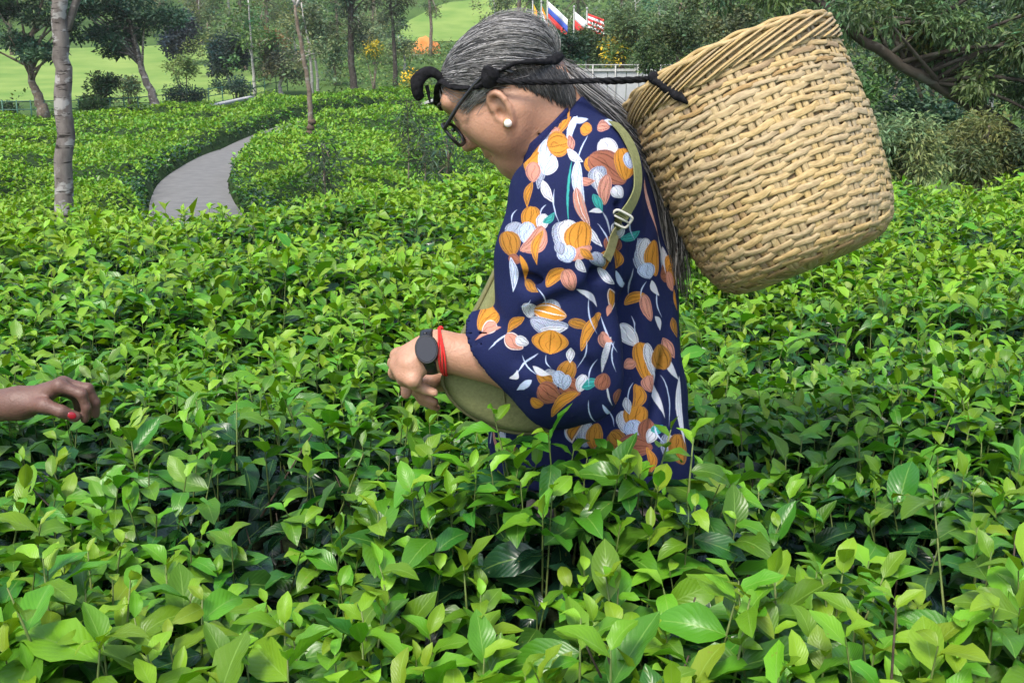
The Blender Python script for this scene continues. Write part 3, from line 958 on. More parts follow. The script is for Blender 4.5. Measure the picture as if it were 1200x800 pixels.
# trees of the middle slope above the basket
ms = [(735, 10, 75, 90, 40, (.085, .125, .045), 'above the grey wall'), (800, -5, 80, 90, 32, (.075, .115, .042), 'right above the rim of the basket'), (860, -20, 60, 100, 30, (.090, .115, .052), 'above the middle of the basket'), (930, -30, 70, 100, 28, (.070, .10, .045), 'left of the slanting limb'), (770, 40, 88, 60, 34, (.060, .11, .036), 'over the end of the grey wall'), (690, 30, 85, 46, 44, (.060, .105, .036), 'below the flags'), (655, 36, 80, 66, 30, (.022, .052, .026), 'dark, right behind the grey hair')]
for px, top, low, wpx, Y, color, where in ms:
    round_tree('bushy slope tree with speckled leaves, ' + where, px, top, low, wpx, Y, color, 5200, .11, .07, 'bark_mid', 'slope_tree', 'bushy trees of the middle slope', fill=.8)

# smaller trees filling the slope up to the wood
fill = []
for k in range(700):
    if len(fill) >= 66: break
    xl = rng.uniform(-.62, .62); Yk = rng.uniform(58, 112) if xl < .02 else rng.uniform(30, 105)
    if -.50 < xl < -.27 and Yk < 101: continue
    if xl > .40 and Yk < 24: continue
    if -.10 < xl < -.02 and Yk > 92: continue
    if -.16 < xl < 0 and Yk < 64: continue
    if .01 < xl < .16 and Yk < 50: continue
    if any(abs(a - xl) < .02 and abs(b_ - Yk) < 9 for a, b_ in fill): continue
    fill.append((xl, Yk))
for xl, Yk in sorted(fill):
    b = np.array([xl * Yk, Yk, float(ground(xl * Yk, Yk)) - .05])
    h = rng.uniform(2.6, 6.0); w = rng.uniform(1.0, 1.9)
    cl = crown_points((0, 0, h * .56), (w, w, h * .42), 20, -.8)
    cc = [OG, MG, (.14, .185, .08), (.10, .155, .06), (.16, .21, .085)][int(rng.integers(0, 5))]
    tree('slope_tree', 'small bushy grey-green tree on the slope between the tea and the far wood', b, [np.zeros(3), np.array([rng.normal(0, .1), 0, h * .4]), np.array([rng.normal(0, .2), 0, h * .9])], .10, .03, cl, .62, 1700, .21, cc, 'bark_pale' if rng.random() < .5 else 'bark_mid', 6, 'small bushy trees of the far slope', fill=.85)

# yellow flowering shrubs and the far tea rows
def flowers(o, n, c, rad, zc, size=.16):
    V, F, col = leafcloud(np.array([[0, 0, zc]]), rad, n, size, c, jit=.1)
    mk('flowers', V, F, M['leaf'], o, col=col, smooth=False, kind='stuff')
for px, py, Y, where in ((438, 57, 64, 'right of the darkest trunk'), (482, 96, 58, 'by the black cloth end'), (722, 58, 40, 'above the grey wall')):
    o = shrub('green shrub dotted with yellow flowers, ' + where, px, py - 8, py + 14, 40, Y, LG, 900, .14, 'flowering_shrub', 'yellow flowering shrubs')
    b = np.array(o.location)
    flowers(o, 260, (.62, .46, .03), .6, P(px, py, Y)[2] - b[2])
o = shrub('shrub with rusty orange leaves behind the bare pole', 320, 36, 62, 46, 74, (.22, .12, .045), 1300, .2, 'shrub')

# wood on the upper slope: one mass of far crowns
nw_ = 360
wx = rng.uniform(-150, 150, nw_); wy = rng.uniform(112, 230, nw_)
keep = ~((wx / wy > -.105) & (wx / wy < .02) & (wy < 136)) & (np.abs(wx) < wy * .85)
wx, wy = wx[keep], wy[keep]
wc, wr = [], []
for x, y in zip(wx, wy):
    h = rng.uniform(4, 10); g = float(ground(x, y))
    for k in range(7):
        wc.append((x + rng.normal(0, 1.7), y + rng.normal(0, 1.6), g + h * rng.uniform(.15, 1))); wr.append(rng.uniform(1.2, 2.3))
V, F, c = leafcloud(np.array(wc), np.array(wr), 76000, .8, (.125, .17, .08), jit=.28)
o = mk('far_wood', V, F, M['leaf'], col=c, smooth=False, kind='stuff')
thing(o, 'mixed green wood covering the upper slope far behind', 'wood')
uw = np.stack([wx, wy, ground(wx, wy)], -1)
tw = rng.permutation(len(wx))[:140]
V, F = thin_tubes(uw[tw], uw[tw] + np.stack([rng.normal(0, .3, 140), np.zeros(140), rng.uniform(7, 12, 140)], -1), .17, .06)
mk('trunks', V, F, M['bark_pale'], o, kind='stuff')

# low ground cover on the middle slope
n = 34000
gx = rng.uniform(-62, 62, n); gy = rng.uniform(7, 112, n)
m = (np.abs(gx) < gy * .80 + 1) & ~far_keep(gx, gy) & (path_dist(gx, gy)[0] > 1.0) & ~((gx / gy < -.16) & (gy > 56)) & ~((gx / gy > -.105) & (gx / gy < .02) & (gy > 100)) & (gy > y_edge(gx, gy) + 1.0)
m &= ~((gx / gy < -.2) & (gy < 60) & (gy > 42) & (rng.random(n) < .8)) & ((gy > 14) | (rng.random(n) < .5))
gx, gy = gx[m], gy[m]
V, F, c = leafcloud(np.stack([gx, gy, ground(gx, gy) + .25], -1), .42 + gy * .004, 88000, .225, (.10, .165, .04), jit=.25)
o = mk('undergrowth', V, F, M['leaf'], col=c, smooth=False, kind='stuff')
thing(o, 'rough green undergrowth on the slope between the tea and the wood', 'undergrowth')

# ---------------------------------------------------------------- small built things
M['steel_green'] = noisy('green_painted_steel', (.02, .09, .055), (.03, .12, .075), 20, .5, .5)
M['wall'] = noisy('grey_wall', (.30, .31, .32), (.42, .43, .44), 2.2, .8, .2)
M['white'] = newmat('white_paint', .5, .4, (.75, .75, .73))[0]
M['pole'] = newmat('pole_metal', .4, .5, (.30, .30, .28))[0]
M['orange'] = noisy('orange_earth', (.50, .17, .045), (.62, .27, .09), 1.2, .95, .1, .8, .1)
# railing at the foot of the lawn
o = empty('railing', P(0, 130, 44), 'low green railing running along the foot of the bright lawn', 'railing')
ro = np.array(o.location)
rp = [(-40, 44.5), (0, 44.5), (50, 44.8), (110, 45.5), (160, 47), (210, 50), (260, 55), (310, 61), (350, 66)]
pts = []
for (px, Y), (px2, Y2) in zip(rp[:-1], rp[1:]):
    for t in (0, .34, .67):
        q = gbase(lerp(px, px2, t), lerp(Y, Y2, t)); pts.append(q)
pts = np.array(pts) - ro
for q in pts:
    mk('post', *tube([q, q + np.array([0, 0, 1.05])], .028, 6), M['steel_green'], o)
for h in (.35, .68, 1.0):
    mk('rail', *tube(pts + np.array([0, 0, h]), .020, 5), M['steel_green'], o)
# kerb strip beyond the tea
kp = smooth_path([gbase(x, Y) + np.array([0, 0, .45]) for x, Y in ((185, 44.5), (215, 46.5), (250, 50), (290, 55))], 20)
V, F = tube(kp, .35, 6, flat=.35, ref=np.array([0, 1., 0]))
mk('kerb', V, F, M['kerb'], kind='structure')
# grey wall with posts
Y = 36
c0, c1 = P(668, 82, Y), P(800, 82, Y)
o = empty('garden_wall', (P(735, 140, Y)), 'long pale grey wall seen between the ponytail and the basket', 'wall')
wo = np.array(o.location)
zt, zb = P(730, 80, Y)[2], P(730, 150, Y)[2]
for k in range(6):
    a, b_ = lerp(c0[0], c1[0], k / 6), lerp(c0[0], c1[0], (k + 1) / 6)
    mk('panel', *box(np.array([(a + b_) / 2, Y, (zt + zb) / 2 - .05]) - wo, (b_ - a - .02, .16, zt - zb - .1)), M['wall'], o, smooth=False)
mk('coping', *box(np.array([(c0[0] + c1[0]) / 2, Y, zt - .06]) - wo, (c1[0] - c0[0] + .1, .26, .07)), M['kerb'], o, smooth=False)
for k in range(6):
    x = lerp(c0[0], c1[0], k / 5)
    mk('post', *tube([np.array([x, Y - .14, zb]) - wo, np.array([x, Y - .14, zt + .12]) - wo], .024, 6), M['pole'], o)
V, F = tube([np.array([c0[0], Y - .14, zt + .1]) - wo, np.array([c1[0], Y - .14, zt + .1]) - wo], .018, 6)
mk('rail', V, F, M['pole'], o)
# small grey slab roof by the forehead
Y = 50
q = P(505, 121, Y)
o = empty('shed', q - np.array([0, 0, 1.2]), 'low shed with a sloping grey roof, just below the black cloth end', 'shed')
mk('wall', *box((0, 0, .55), (1.5, 1.2, 1.1)), M['wall'], o, smooth=False)
a = R(18); rot = np.array([[math.cos(a), 0, -math.sin(a)], [0, 1, 0], [math.sin(a), 0, math.cos(a)]])
mk('roof', *box((0, 0, 1.3), (2.0, 1.6, .08), rot), M['kerb'], o, smooth=False)
# orange bank
Y = 92
b = gbase(500, Y) - np.array([0, 0, .25])
V, F = ball((0, 0, 0), (1.25, .9, 1.35), 28, 16)
V = V * (1 + .35 * (noise3(V * 2.6 + 3) - .4))[:, None]
V[:, 2] = np.maximum(V[:, 2], -.2) + .2
o = mk('earth_bank', V, F, M['orange'])
o.location = b
thing(o, 'bare orange earth bank left of the head', 'earth bank')

# flags
def flagmat(name, c):
    k = 'flag_' + name
    if k not in M:
        M[k] = newmat(k, .8, .1, c)[0]
    return M[k]
CL = {'white': (.75, .75, .75), 'blue': (.06, .10, .38), 'red': (.58, .055, .05), 'green': (.03, .25, .10), 'saffron': (.75, .28, .03), 'yellow': (.72, .50, .05), 'maroon': (.28, .05, .04)}
def flag(px, top, low, droop, bands, label, Y=44, width=1.05, hgt=.7, tilt=.9, vertical=False):
    width *= .82; hgt *= .82
    b = P(px, 62, Y); b[2] = ground(b[0], Y)
    o = empty('flag', b, label, 'flag', 'flags in front of the wood')
    tz = P(px, top, Y)[2] - b[2]
    V, F = tube([(0, 0, 0), (0, 0, tz + .15)], [.035, .025], 7)
    mk('pole', V, F, M['pole'], o)
    mk('finial', *ball((0, 0, tz + .18), .05, 8, 6), M['pole'], o)
    nb = len(bands)
    n = 12
    for k, cname in enumerate(bands):
        V = []
        for i in range(n + 1):
            u = i / n
            for j in range(4):
                v = (k + j / 3) / nb
                if vertical:
                    u2, v2 = (k + u) / nb, j / 3
                else:
                    u2, v2 = u, v
                x = .04 + u2 * width * math.cos(tilt * .9)
                z = tz - v2 * hgt - u2 * width * math.sin(tilt) * (1 + .15 * v2)
                y = .09 * math.sin(u2 * 9 + v2 * 2) * (u2 + .1)
                V.append((x, y, z))
        i = np.arange(n)[:, None] * 4; j = np.arange(3)[None]
        F = np.stack([i + j, i + j + 4, i + j + 5, i + j + 1], -1).reshape(-1, 4)
        q = mk('band', V, F, flagmat(cname, CL[cname]), o)
        sm = q.modifiers.new('thick', 'SOLIDIFY'); sm.thickness = .006
    return o
flag(624, 5, 30, 0, ['yellow', 'saffron', 'green', 'maroon'], 'narrow flag of yellow, orange, green and maroon, leftmost of the row', width=.75, hgt=.6, tilt=1.25, vertical=True)
flag(634, 8, 33, 0, ['saffron', 'white', 'green'], 'orange, white and green flag hanging limp second in the row', width=.85, hgt=.62, tilt=1.3)
flag(641, 2, 36, 0, ['white', 'blue', 'red'], 'white, blue and red striped flag, the tallest in the row', width=1.15, hgt=.8, tilt=.75)
flag(672, 14, 38, 0, ['white', 'red'], 'white over red flag right of the tallest flag', width=1.0, hgt=.75, tilt=.7)
flag(687, 16, 36, 0, ['red', 'white', 'red', 'white', 'red', 'white', 'red'], 'red and white striped flag, rightmost of the row', width=.8, hgt=.75, tilt=.35)
# ---------------------------------------------------------------- implicit surfaces
def surface_nets(Fd, lo, h):
    ins = Fd < 0
    nx, ny, nz = Fd.shape
    cnt = np.zeros((nx - 1, ny - 1, nz - 1), np.int8)
    cor = [(a, b, c) for a in (0, 1) for b in (0, 1) for c in (0, 1)]
    for a, b, c in cor:
        cnt += ins[a:nx - 1 + a, b:ny - 1 + b, c:nz - 1 + c]
    act = np.argwhere((cnt > 0) & (cnt < 8))
    ids = (act[:, 0] * ny + act[:, 1]) * nz + act[:, 2]
    val = np.stack([Fd[act[:, 0] + a, act[:, 1] + b, act[:, 2] + c] for a, b, c in cor], 1).astype(float)
    cc = np.array(cor, float)
    acc = np.zeros((len(act), 3)); num = np.zeros(len(act))
    for i in range(8):
        for j in range(i + 1, 8):
            if abs(cc[i] - cc[j]).sum() == 1:
                vi, vj = val[:, i], val[:, j]
                m = (vi < 0) != (vj < 0)
                t = np.where(m, vi / np.where(m, vi - vj, 1), 0)
                acc += np.where(m[:, None], cc[i] + t[:, None] * (cc[j] - cc[i]), 0); num += m
    V = lo + (act + acc / num[:, None]) * h
    quads = []
    st = (ny * nz, nz, 1)
    for ax in range(3):
        a = [slice(None)] * 3; b = [slice(None)] * 3
        a[ax] = slice(0, -1); b[ax] = slice(1, None)
        e = np.argwhere(ins[tuple(a)] != ins[tuple(b)])
        u, v = (ax + 1) % 3, (ax + 2) % 3
        e = e[(e[:, u] > 0) & (e[:, v] > 0) & (e[:, u] < Fd.shape[u] - 1) & (e[:, v] < Fd.shape[v] - 1)]
        s = ins[e[:, 0], e[:, 1], e[:, 2]]
        base = (e[:, 0] * ny + e[:, 1]) * nz + e[:, 2]
        q = np.stack([base, base - st[u], base - st[u] - st[v], base - st[v]], 1)
        q = np.where(s[:, None], q, q[:, ::-1])
        quads.append(np.searchsorted(ids, q))
    return V, np.concatenate(quads)[:, ::1]

def sdf_mesh(f, lo, hi, h, c=6):
    lo = np.asarray(lo, float); hi = np.asarray(hi, float)
    nb = np.ceil((hi - lo) / (h * c)).astype(int)
    I = np.stack(np.meshgrid(*[np.arange(k) for k in nb], indexing='ij'), -1).reshape(-1, 3)
    ctr = lo + (I + .5) * h * c
    d = np.concatenate([f(ctr[k:k + 4000]) for k in range(0, len(ctr), 4000)])
    Fd = np.repeat(np.repeat(np.repeat(np.where(d.reshape(nb) < 0, -.05, .05).astype(np.float32), c, 0), c, 1), c, 2)
    Fd = np.pad(Fd, ((0, 1),) * 3, mode='edge')
    act = I[np.abs(d) < h * c * 1.0 + .012]
    g = np.stack(np.meshgrid(*[np.arange(c + 1)] * 3, indexing='ij'), -1).reshape(-1, 3)
    for k in range(0, len(act), 500):
        idx = (act[k:k + 500, None] * c + g[None]).reshape(-1, 3)
        Fd[idx[:, 0], idx[:, 1], idx[:, 2]] = f(lo + idx * h)
    Fd[0], Fd[-1], Fd[:, 0], Fd[:, -1], Fd[:, :, 0], Fd[:, :, -1] = (np.maximum(q, .002) for q in (Fd[0], Fd[-1], Fd[:, 0], Fd[:, -1], Fd[:, :, 0], Fd[:, :, -1]))
    return surface_nets(Fd, lo, h)

def smin(a, b, k):
    h = np.clip(.5 + .5 * (b - a) / k, 0, 1)
    return b + (a - b) * h - k * h * (1 - h)
def smax(a, b, k):
    return -smin(-a, -b, k)

class Cap:
    """tapered capsule"""
    def __init__(s, a, b, ra, rb, k=.012):
        s.a, s.b, s.ra, s.rb, s.k = np.asarray(a, float), np.asarray(b, float), ra, rb, k
        s.c = (s.a + s.b) / 2; s.R = np.linalg.norm(s.a - s.b) / 2 + max(ra, rb)
    def d(s, p):
        ba = s.b - s.a
        t = np.clip(((p - s.a) @ ba) / (ba @ ba + 1e-12), 0, 1)
        return np.linalg.norm(p - s.a - t[:, None] * ba, axis=1) - (s.ra + (s.rb - s.ra) * t)
class Ell:
    """ellipsoid, axes are the rows of A"""
    def __init__(s, c, r, A=None, k=.015):
        s.c, s.r, s.k = np.asarray(c, float), np.asarray(r, float), k
        s.A = np.eye(3) if A is None else np.asarray(A, float)
        s.R = max(r)
    def d(s, p):
        q = (p - s.c) @ s.A.T
        k0 = np.linalg.norm(q / s.r, axis=1); k1 = np.linalg.norm(q / s.r ** 2, axis=1)
        return k0 * (k0 - 1) / (k1 + 1e-9)

def blend(prims, cut=()):
    def f(p):
        d = np.full(len(p), .12)
        plo, phi = p.min(0), p.max(0)
        for q in prims:
            m = q.R + .06
            if np.any(plo > q.c + m) or np.any(phi < q.c - m):
                continue
            near = ((p - q.c) ** 2).sum(1) < m * m
            if near.any():
                d[near] = smin(d[near], q.d(p[near]), q.k)
        for q in cut:
            m = q.R + .06
            if np.any(plo > q.c + m) or np.any(phi < q.c - m):
                continue
            d = smax(d, -q.d(p), q.k)
        return d
    return f

# ---------------------------------------------------------------- the woman: head frame
WY = 1.65
HC = P(586, 91, WY)
pit, yaw = R(40), R(13)
HF = np.array([-math.cos(pit) * math.cos(yaw), math.cos(pit) * math.sin(yaw), -math.sin(pit)])
HU = np.array([-math.sin(pit) * math.cos(yaw), math.sin(pit) * math.sin(yaw), math.cos(pit)])
HL = np.cross(HU, HF)              # her left side, towards the viewer
if HL[1] > 0: HL = -HL
HA = np.stack([HF, HL, HU])
def H(f, l, u):
    return HC + f * HF + l * HL + u * HU

prims, cuts = [], []
A = prims.append
A(Ell(H(-.001, 0, .010), (.086, .071, .060), HA, .02))
A(Ell(H(.030, 0, -.030), (.058, .056, .078), HA, .025))
for s in (1, -1):
    A(Cap(H(-.002, .052 * s, -.052), H(.055, .024 * s, -.098), .022, .020, .025))
    A(Ell(H(.056, .034 * s, -.034), (.026, .024, .026), HA, .02))
    A(Ell(H(.030, .048 * s, -.060), (.036, .022, .034), HA, .025))
    A(Cap(H(.082, .008 * s, .020), H(.070, .044 * s, .016), .012, .012, .012))
    A(Ell(H(.0900, .0120 * s, -.047), (.009, .008, .0075), HA, .008))
    cuts.append(Ell(H(.099, .031 * s, -.004), (.016, .016, .011), HA, .014))
    A(Ell(H(.0695, .031 * s, -.004), (.0145, .016, .0135), HA, .005))
    A(Ell(H(.0805, .031 * s, -.0095), (.004, .013, .003), HA, .004))
A(Ell(H(.060, 0, -.106), (.021, .022, .017), HA, .02))
A(Cap(H(.082, 0, .006), H(.0930, 0, -.036), .008, .0105, .010))
A(Ell(H(.0985, 0, -.0435), (.0120, .0120, .0100), HA, .008))
A(Ell(H(.074, 0, -.070), (.014, .024, .012), HA, .012))
A(Ell(H(.0835, 0, -.0735), (.0075, .020, .0045), HA, .003))
A(Ell(H(.0800, 0, -.0835), (.0085, .017, .0055), HA, .003))
A(Ell(H(.030, 0, -.098), (.045, .036, .022), HA, .025))          # under the chin
A(Ell(H(.004, 0, -.118), (.040, .034, .020), HA, .025))
for s in (1, -1):       # lines beside the nose and mouth, folds of the neck
    cuts.append(Cap(H(.087, .020 * s, -.050), H(.071, .040 * s, -.080), .0022, .0016, .006))
    cuts.append(Cap(H(.074, .024 * s, -.082), H(.062, .031 * s, -.100), .0018, .0014, .006))
    cuts.append(Cap(H(.085, .046 * s, -.018), H(.066, .057 * s, -.026), .0013, .001, .004))
for (a_, b_) in (((628, 176), (668, 142)), ((617, 184), (660, 160)), ((612, 168), (640, 150))):
    for yy_ in np.linspace(0, 1, 4)[:-1]:
        q0 = lerp(np.array(a_, float), np.array(b_, float), yy_); q1 = lerp(np.array(a_, float), np.array(b_, float), yy_ + .34)
        dep = lambda q: WY - .060 * math.sqrt(max(.05, 1 - ((q[0] - 645) / 52) ** 2))
        cuts.append(Cap(P(q0[0], q0[1], dep(q0)), P(q1[0], q1[1], dep(q1)), .0020, .0020, .007))
# near ear on its own place beside the jaw hinge, far ear mirrored
def ear(s):
    base = (.0115, .0695 * s, -.0450)
    out = lambda f, u, l=0: H(base[0] + f * .80, base[1] + l * s * .86, base[2] + u * .80)
    pts = [out(.010, -.002, .004), out(.010, .020, .006), out(.000, .031, .010), out(-.012, .029, .015), out(-.018, .014, .017), out(-.015, -.006, .014), out(-.007, -.020, .009), out(.002, -.029, .006), out(.009, -.022, .004)]
    sp_ = smooth_path(pts, 14)
    for a, b in zip(sp_[:-1], sp_[1:]):
        A(Cap(a, b, .0040, .0040, .004))
    A(Ell(out(-.003, .006, .001), (.014, .005, .024), HA, .006))
    A(Ell(out(.003, -.024, .005), (.0075, .0055, .0085), HA, .004))
    A(Ell(out(.0135, -.006, .004), (.0045, .004, .006), HA, .004))
    cuts.append(Ell(out(.005, -.004, .008), (.0055, .007, .0075), HA, .004))
ear(1); ear(-1)
# neck, trunk
NB = P(672, 172, WY)
A(Cap(H(-.030, 0, -.050), NB, .055, .056, .03))
A(Cap(H(-.006, 0, -.085), P(634, 192, WY), .036, .040, .03))
A(Cap(P(662, 195, WY), P(685, 230, WY), .050, .075, .04))
A(Ell(P(684, 270, WY), (.075, .115, .125), None, .03))
A(Ell(P(692, 400, WY), (.075, .11, .18), None, .04))
A(Ell(P(692, 530, WY), (.078, .115, .11), None, .04))
# legs and shoes
for s in (-1, 1):
    hip = P(695, 560, WY) + np.array([0, .085 * s, 0])
    kn = np.array([hip[0] - .02, hip[1], .46]); an = np.array([hip[0] + .03, hip[1], .09])
    A(Cap(hip + np.array([0, -.03 * s, 0]), kn, .068, .052, .03)); A(Cap(kn, an, .055, .036, .02))
    A(Cap(an + np.array([.02, 0, -.05]), an + np.array([-.16, 0, -.065]), .036, .024, .02))
# arms
SHn, ELn = P(693, 222, 1.505), P(668, 436, 1.465)
WRn = P(512, 411, 1.470)
A(Cap(P(686, 222, 1.58), SHn, .042, .040, .03))
A(Cap(SHn, ELn, .040, .036, .03)); 
mid = lerp(ELn, WRn, .35)
A(Cap(ELn, mid, .036, .0375, .02)); A(Cap(mid, WRn, .0375, .0262, .02))
SHf, ELf = P(680, 222, 1.795), P(640, 425, 1.80)
WRf = P(540, 441, 1.60)
A(Cap(P(686, 222, 1.72), SHf, .042, .040, .03)); A(Cap(SHf, ELf, .040, .034, .03)); A(Cap(ELf, WRf, .036, .024, .02))

def hand(prims, wr, kn, tips_dir, curl_dir, lens, rads, thumb, palm_k=.010, bends=(.55, 1.1, .8)):
    """kn: four knuckles index..little; each finger starts along tips_dir and curls towards curl_dir"""
    wr = np.asarray(wr, float)
    for i in range(4):
        prims.append(Cap(lerp(wr, kn[i], .12), kn[i], .0145 if i in (1, 2) else .0125, rads[i] * 1.10, .012))
    for i in range(4):
        prims.append(Ell(kn[i], (rads[i] * 1.12,) * 3, None, .005))
    for i in range(3):
        prims.append(Cap(lerp(kn[i], kn[i + 1], .5) * .5 + wr * .5, lerp(kn[i], kn[i + 1], .5), .013, .0085, .010))
    tips = []
    for i in range(4):
        d0 = np.asarray(tips_dir[i], float); d0 /= np.linalg.norm(d0)
        c = np.asarray(curl_dir[i], float); c -= d0 * (c @ d0); c /= np.linalg.norm(c)
        p = kn[i]; a = 0
        for j, (l, bd) in enumerate(zip(lens[i], bends)):
            a += bd if j else 0
            q = p + l * (math.cos(a) * d0 + math.sin(a) * c)
            prims.append(Cap(p, q, rads[i] * (1 - .10 * j), rads[i] * (1 - .10 * (j + 1)), .0035 if j else .006))
            if j == 0: prims.append(Ell(q, (rads[i] * .97,) * 3, None, .002))
            p = q
        tips.append(p)
    for (a, b, ra, rb, k) in thumb:
        prims.append(Cap(a, b, ra, rb, k))
    return tips
hw = P(497, 413, 1.470)
A(Cap(WRn, hw, .0262, .0225, .015))
kn = [P(467, 417, 1.494), P(467, 428, 1.470), P(473, 438, 1.452), P(484, 445, 1.440)]
A(Ell(P(482, 421, 1.470), (.022, .034, .0185), None, .014))
hand(prims, hw, kn, [(-.30, .75, -.55), (-.25, .8, -.55), (-.10, .85, -.52), (.05, .85, -.5)], [(.55, .4, -.5)] * 4,
     [(.030, .020, .017), (.032, .022, .017), (.030, .021, .017), (.025, .016, .015)], [.0098, .0102, .0098, .0086],
     [(P(494, 416, 1.49), P(482, 436, 1.525), .014, .0112, .010), (P(482, 436, 1.525), P(477, 450, 1.535), .0108, .0092, .006), (P(477, 450, 1.535), P(476, 461, 1.53), .0094, .008, .004)])
# right hand below and behind the left
hw2 = P(524, 441, 1.585)
A(Cap(WRf, hw2, .024, .021, .012))
kn2 = [P(502, 444, 1.560), P(500, 447, 1.578), P(501, 450, 1.597), P(505, 452, 1.614)]
hand(prims, hw2, kn2, [(-.55, .6, -.45)] * 4, [(.5, .3, -.7)] * 4, [(.034, .024, .02)] * 4, [.0092, .0096, .0092, .008],
     [(P(520, 441, 1.575), P(506, 447, 1.545), .012, .010, .01), (P(506, 447, 1.545), P(494, 452, 1.540), .010, .0085, .006)])

# ---------------------------------------------------------------- skin
def skin_mat(name, c1, c2, lines=.25):
    m, nt, b = newmat(name, .48, .4)
    n = tex_noise(nt, 26, 6)
    c = ramp(nt, n, [(.3, c1), (.7, c2)])
    big = tex_noise(nt, 14, 4)
    c = mix(nt, math_(nt, 'MULTIPLY', ramp(nt, big, [(.45, (0, 0, 0)), (.7, (1, 1, 1))]), .35), c, (c1[0] * .80, c1[1] * .68, c1[2] * .62))
    sp_ = tex_noise(nt, 170, 3)
    c = mix(nt, math_(nt, 'MULTIPLY', math_(nt, 'GREATER_THAN', sp_, .68), .22), c, tuple(q * .6 for q in c1))
    nt.links.new(c, b.inputs['Base Color'])
    b.inputs['Subsurface Weight'].default_value = .12
    b.inputs['Subsurface Radius'].default_value = (.008, .003, .0015)
    fine = math_(nt, 'ADD', tex_noise(nt, 320, 4), math_(nt, 'MULTIPLY', tex_noise(nt, 90, 3, sxyz=(1, 1, .4)), 1.2))
    bump(nt, b, fine, lines, .0015)
    return m
M['skin'] = skin_mat('skin', (.34, .180, .115), (.43, .24, .155), .5)
M['skin_dark'] = skin_mat('brown_skin', (.100, .052, .038), (.150, .082, .062), .6)
body_f = blend(prims, cuts)
V, F = sdf_mesh(body_f, (-.25, 1.33, .0), (.32, 2.0, 1.66), .0030)
hh = .0022     # finer head and fore-arm: rebuilt at twice the detail and merged by replacing the coarse cells
person = mk('person', V, F, M['skin'])
for mod, it in ((person.modifiers.new('smooth', 'SMOOTH'), 2),):
    mod.factor = .5; mod.iterations = it
dm = person.modifiers.new('decimate', 'DECIMATE'); dm.ratio = .32
thing(person, 'woman with long grey hair bending forward in a navy floral tunic to pluck tea', 'person')
for s in (1, -1):
    mk('eye', *ball(H(.0683, .031 * s, -.0055), .0125, 12, 8), newmat('eye_white', .2, .5, (.6, .58, .54))[0] if s == 1 else bpy.data.materials['eye_white'], person)

M['brow'] = newmat('brow_hair', .7, .2, (.035, .028, .025))[0]
for s in (1, -1):
    mk('eyebrow', *tube(smooth_path([H(.0945, .012 * s, .018), H(.0905, .028 * s, .0245), H(.076, .047 * s, .020)], 8), [.0015, .0024, .0028, .0028, .0026, .0022, .0017, .001], 6), M['brow'], person)

# ---------------------------------------------------------------- tunic
rows = np.array([  # py, x left, x right, half depth, Y centre
    (112, 640, 690, .062, 1.655), (124, 630, 704, .072, 1.655), (138, 620, 721, .092, 1.655), (154, 612, 738, .122, 1.655), (175, 606, 749, .152, 1.655), (195, 604, 757, .168, 1.655), (225, 603, 766, .176, 1.655),
    (260, 599, 777, .176, 1.655), (300, 596, 786, .172, 1.655), (350, 592, 793, .166, 1.655), (400, 587, 797, .160, 1.655), (450, 581, 800, .156, 1.655), (500, 576, 804, .158, 1.655), (550, 572, 810, .160, 1.655), (640, 568, 820, .165, 1.655)])
pl, pr = P(rows[:, 1], rows[:, 0], WY), P(rows[:, 2], rows[:, 0], WY)
rz = pl[:, 2][::-1]; rcx = ((pl + pr) / 2)[:, 0][::-1]; ra_ = ((pr - pl) / 2)[:, 0][::-1]; rb_ = rows[:, 3][::-1]; ry = rows[:, 4][::-1]
def torso_par(p):
    z = p[:, 2]
    return np.interp(z, rz, rcx), np.interp(z, rz, ra_), np.interp(z, rz, rb_), np.interp(z, rz, ry)
SL = [(P(694, 196, 1.545), .066), (P(672, 235, 1.500), .082), (P(656, 300, 1.485), .083), (P(652, 352, 1.475), .078), (P(660, 405, 1.470), .079), (P(672, 438, 1.472), .068)]
SL2 = [(P(672, 438, 1.472), .068), (P(640, 425, 1.470), .068), (P(596, 412, 1.470), .052), (P(560, 402, 1.470), .047)]
SLF = [(P(690, 200, 1.76), .066), (P(660, 235, 1.805), .078), (P(646, 310, 1.82), .078), (P(640, 425, 1.81), .072), (P(590, 436, 1.72), .056)]
slc = [Cap(a[0], b[0], a[1], b[1], .02) for L in (SL, SL2) for a, b in zip(L[:-1], L[1:])]
slc += [Ell(P(640, 462, 1.472), (.045, .040, .045), None, .03)]
slf = [Cap(a[0], b[0], a[1], b[1], .02) for a, b in zip(SLF[:-1], SLF[1:])]
slin = [Cap(P(640, 425, 1.470), P(540, 400, 1.470), .050, .041, .01), Ell(P(622, 452, 1.472), (.050, .032, .040), None, .02)]
cp0, cp1 = P(561, 374, 1.47), P(652, 500, 1.47)
cd_ = cp1 - cp0; cn = np.array([-abs(cd_[2]), .12, -abs(cd_[0])]); cn /= np.linalg.norm(cn)   # outward: left and down
cp2 = P(590, 436, 1.72); cn2 = np.array([-.85, -.4, -.3]); cn2 /= np.linalg.norm(cn2)
HEM = P(690, 540, WY)[2]
NK0 = P(640, 160, WY); NKN = P(608, 194, WY) - P(670, 122, WY); NKN = np.array([NKN[2], 0, -NKN[0]]); NKN = -NKN if NKN[2] < 0 else NKN; NKN /= np.linalg.norm(NKN)
def sleeve_d(p):
    d = np.full(len(p), .5)
    for q in slc: d = smin(d, q.d(p), q.k)
    ins = np.full(len(p), .5)
    for q in slin: ins = smin(ins, q.d(p), q.k)
    d = smax(d, (p - cp0) @ cn, .003)
    return smax(d, -ins, .003)
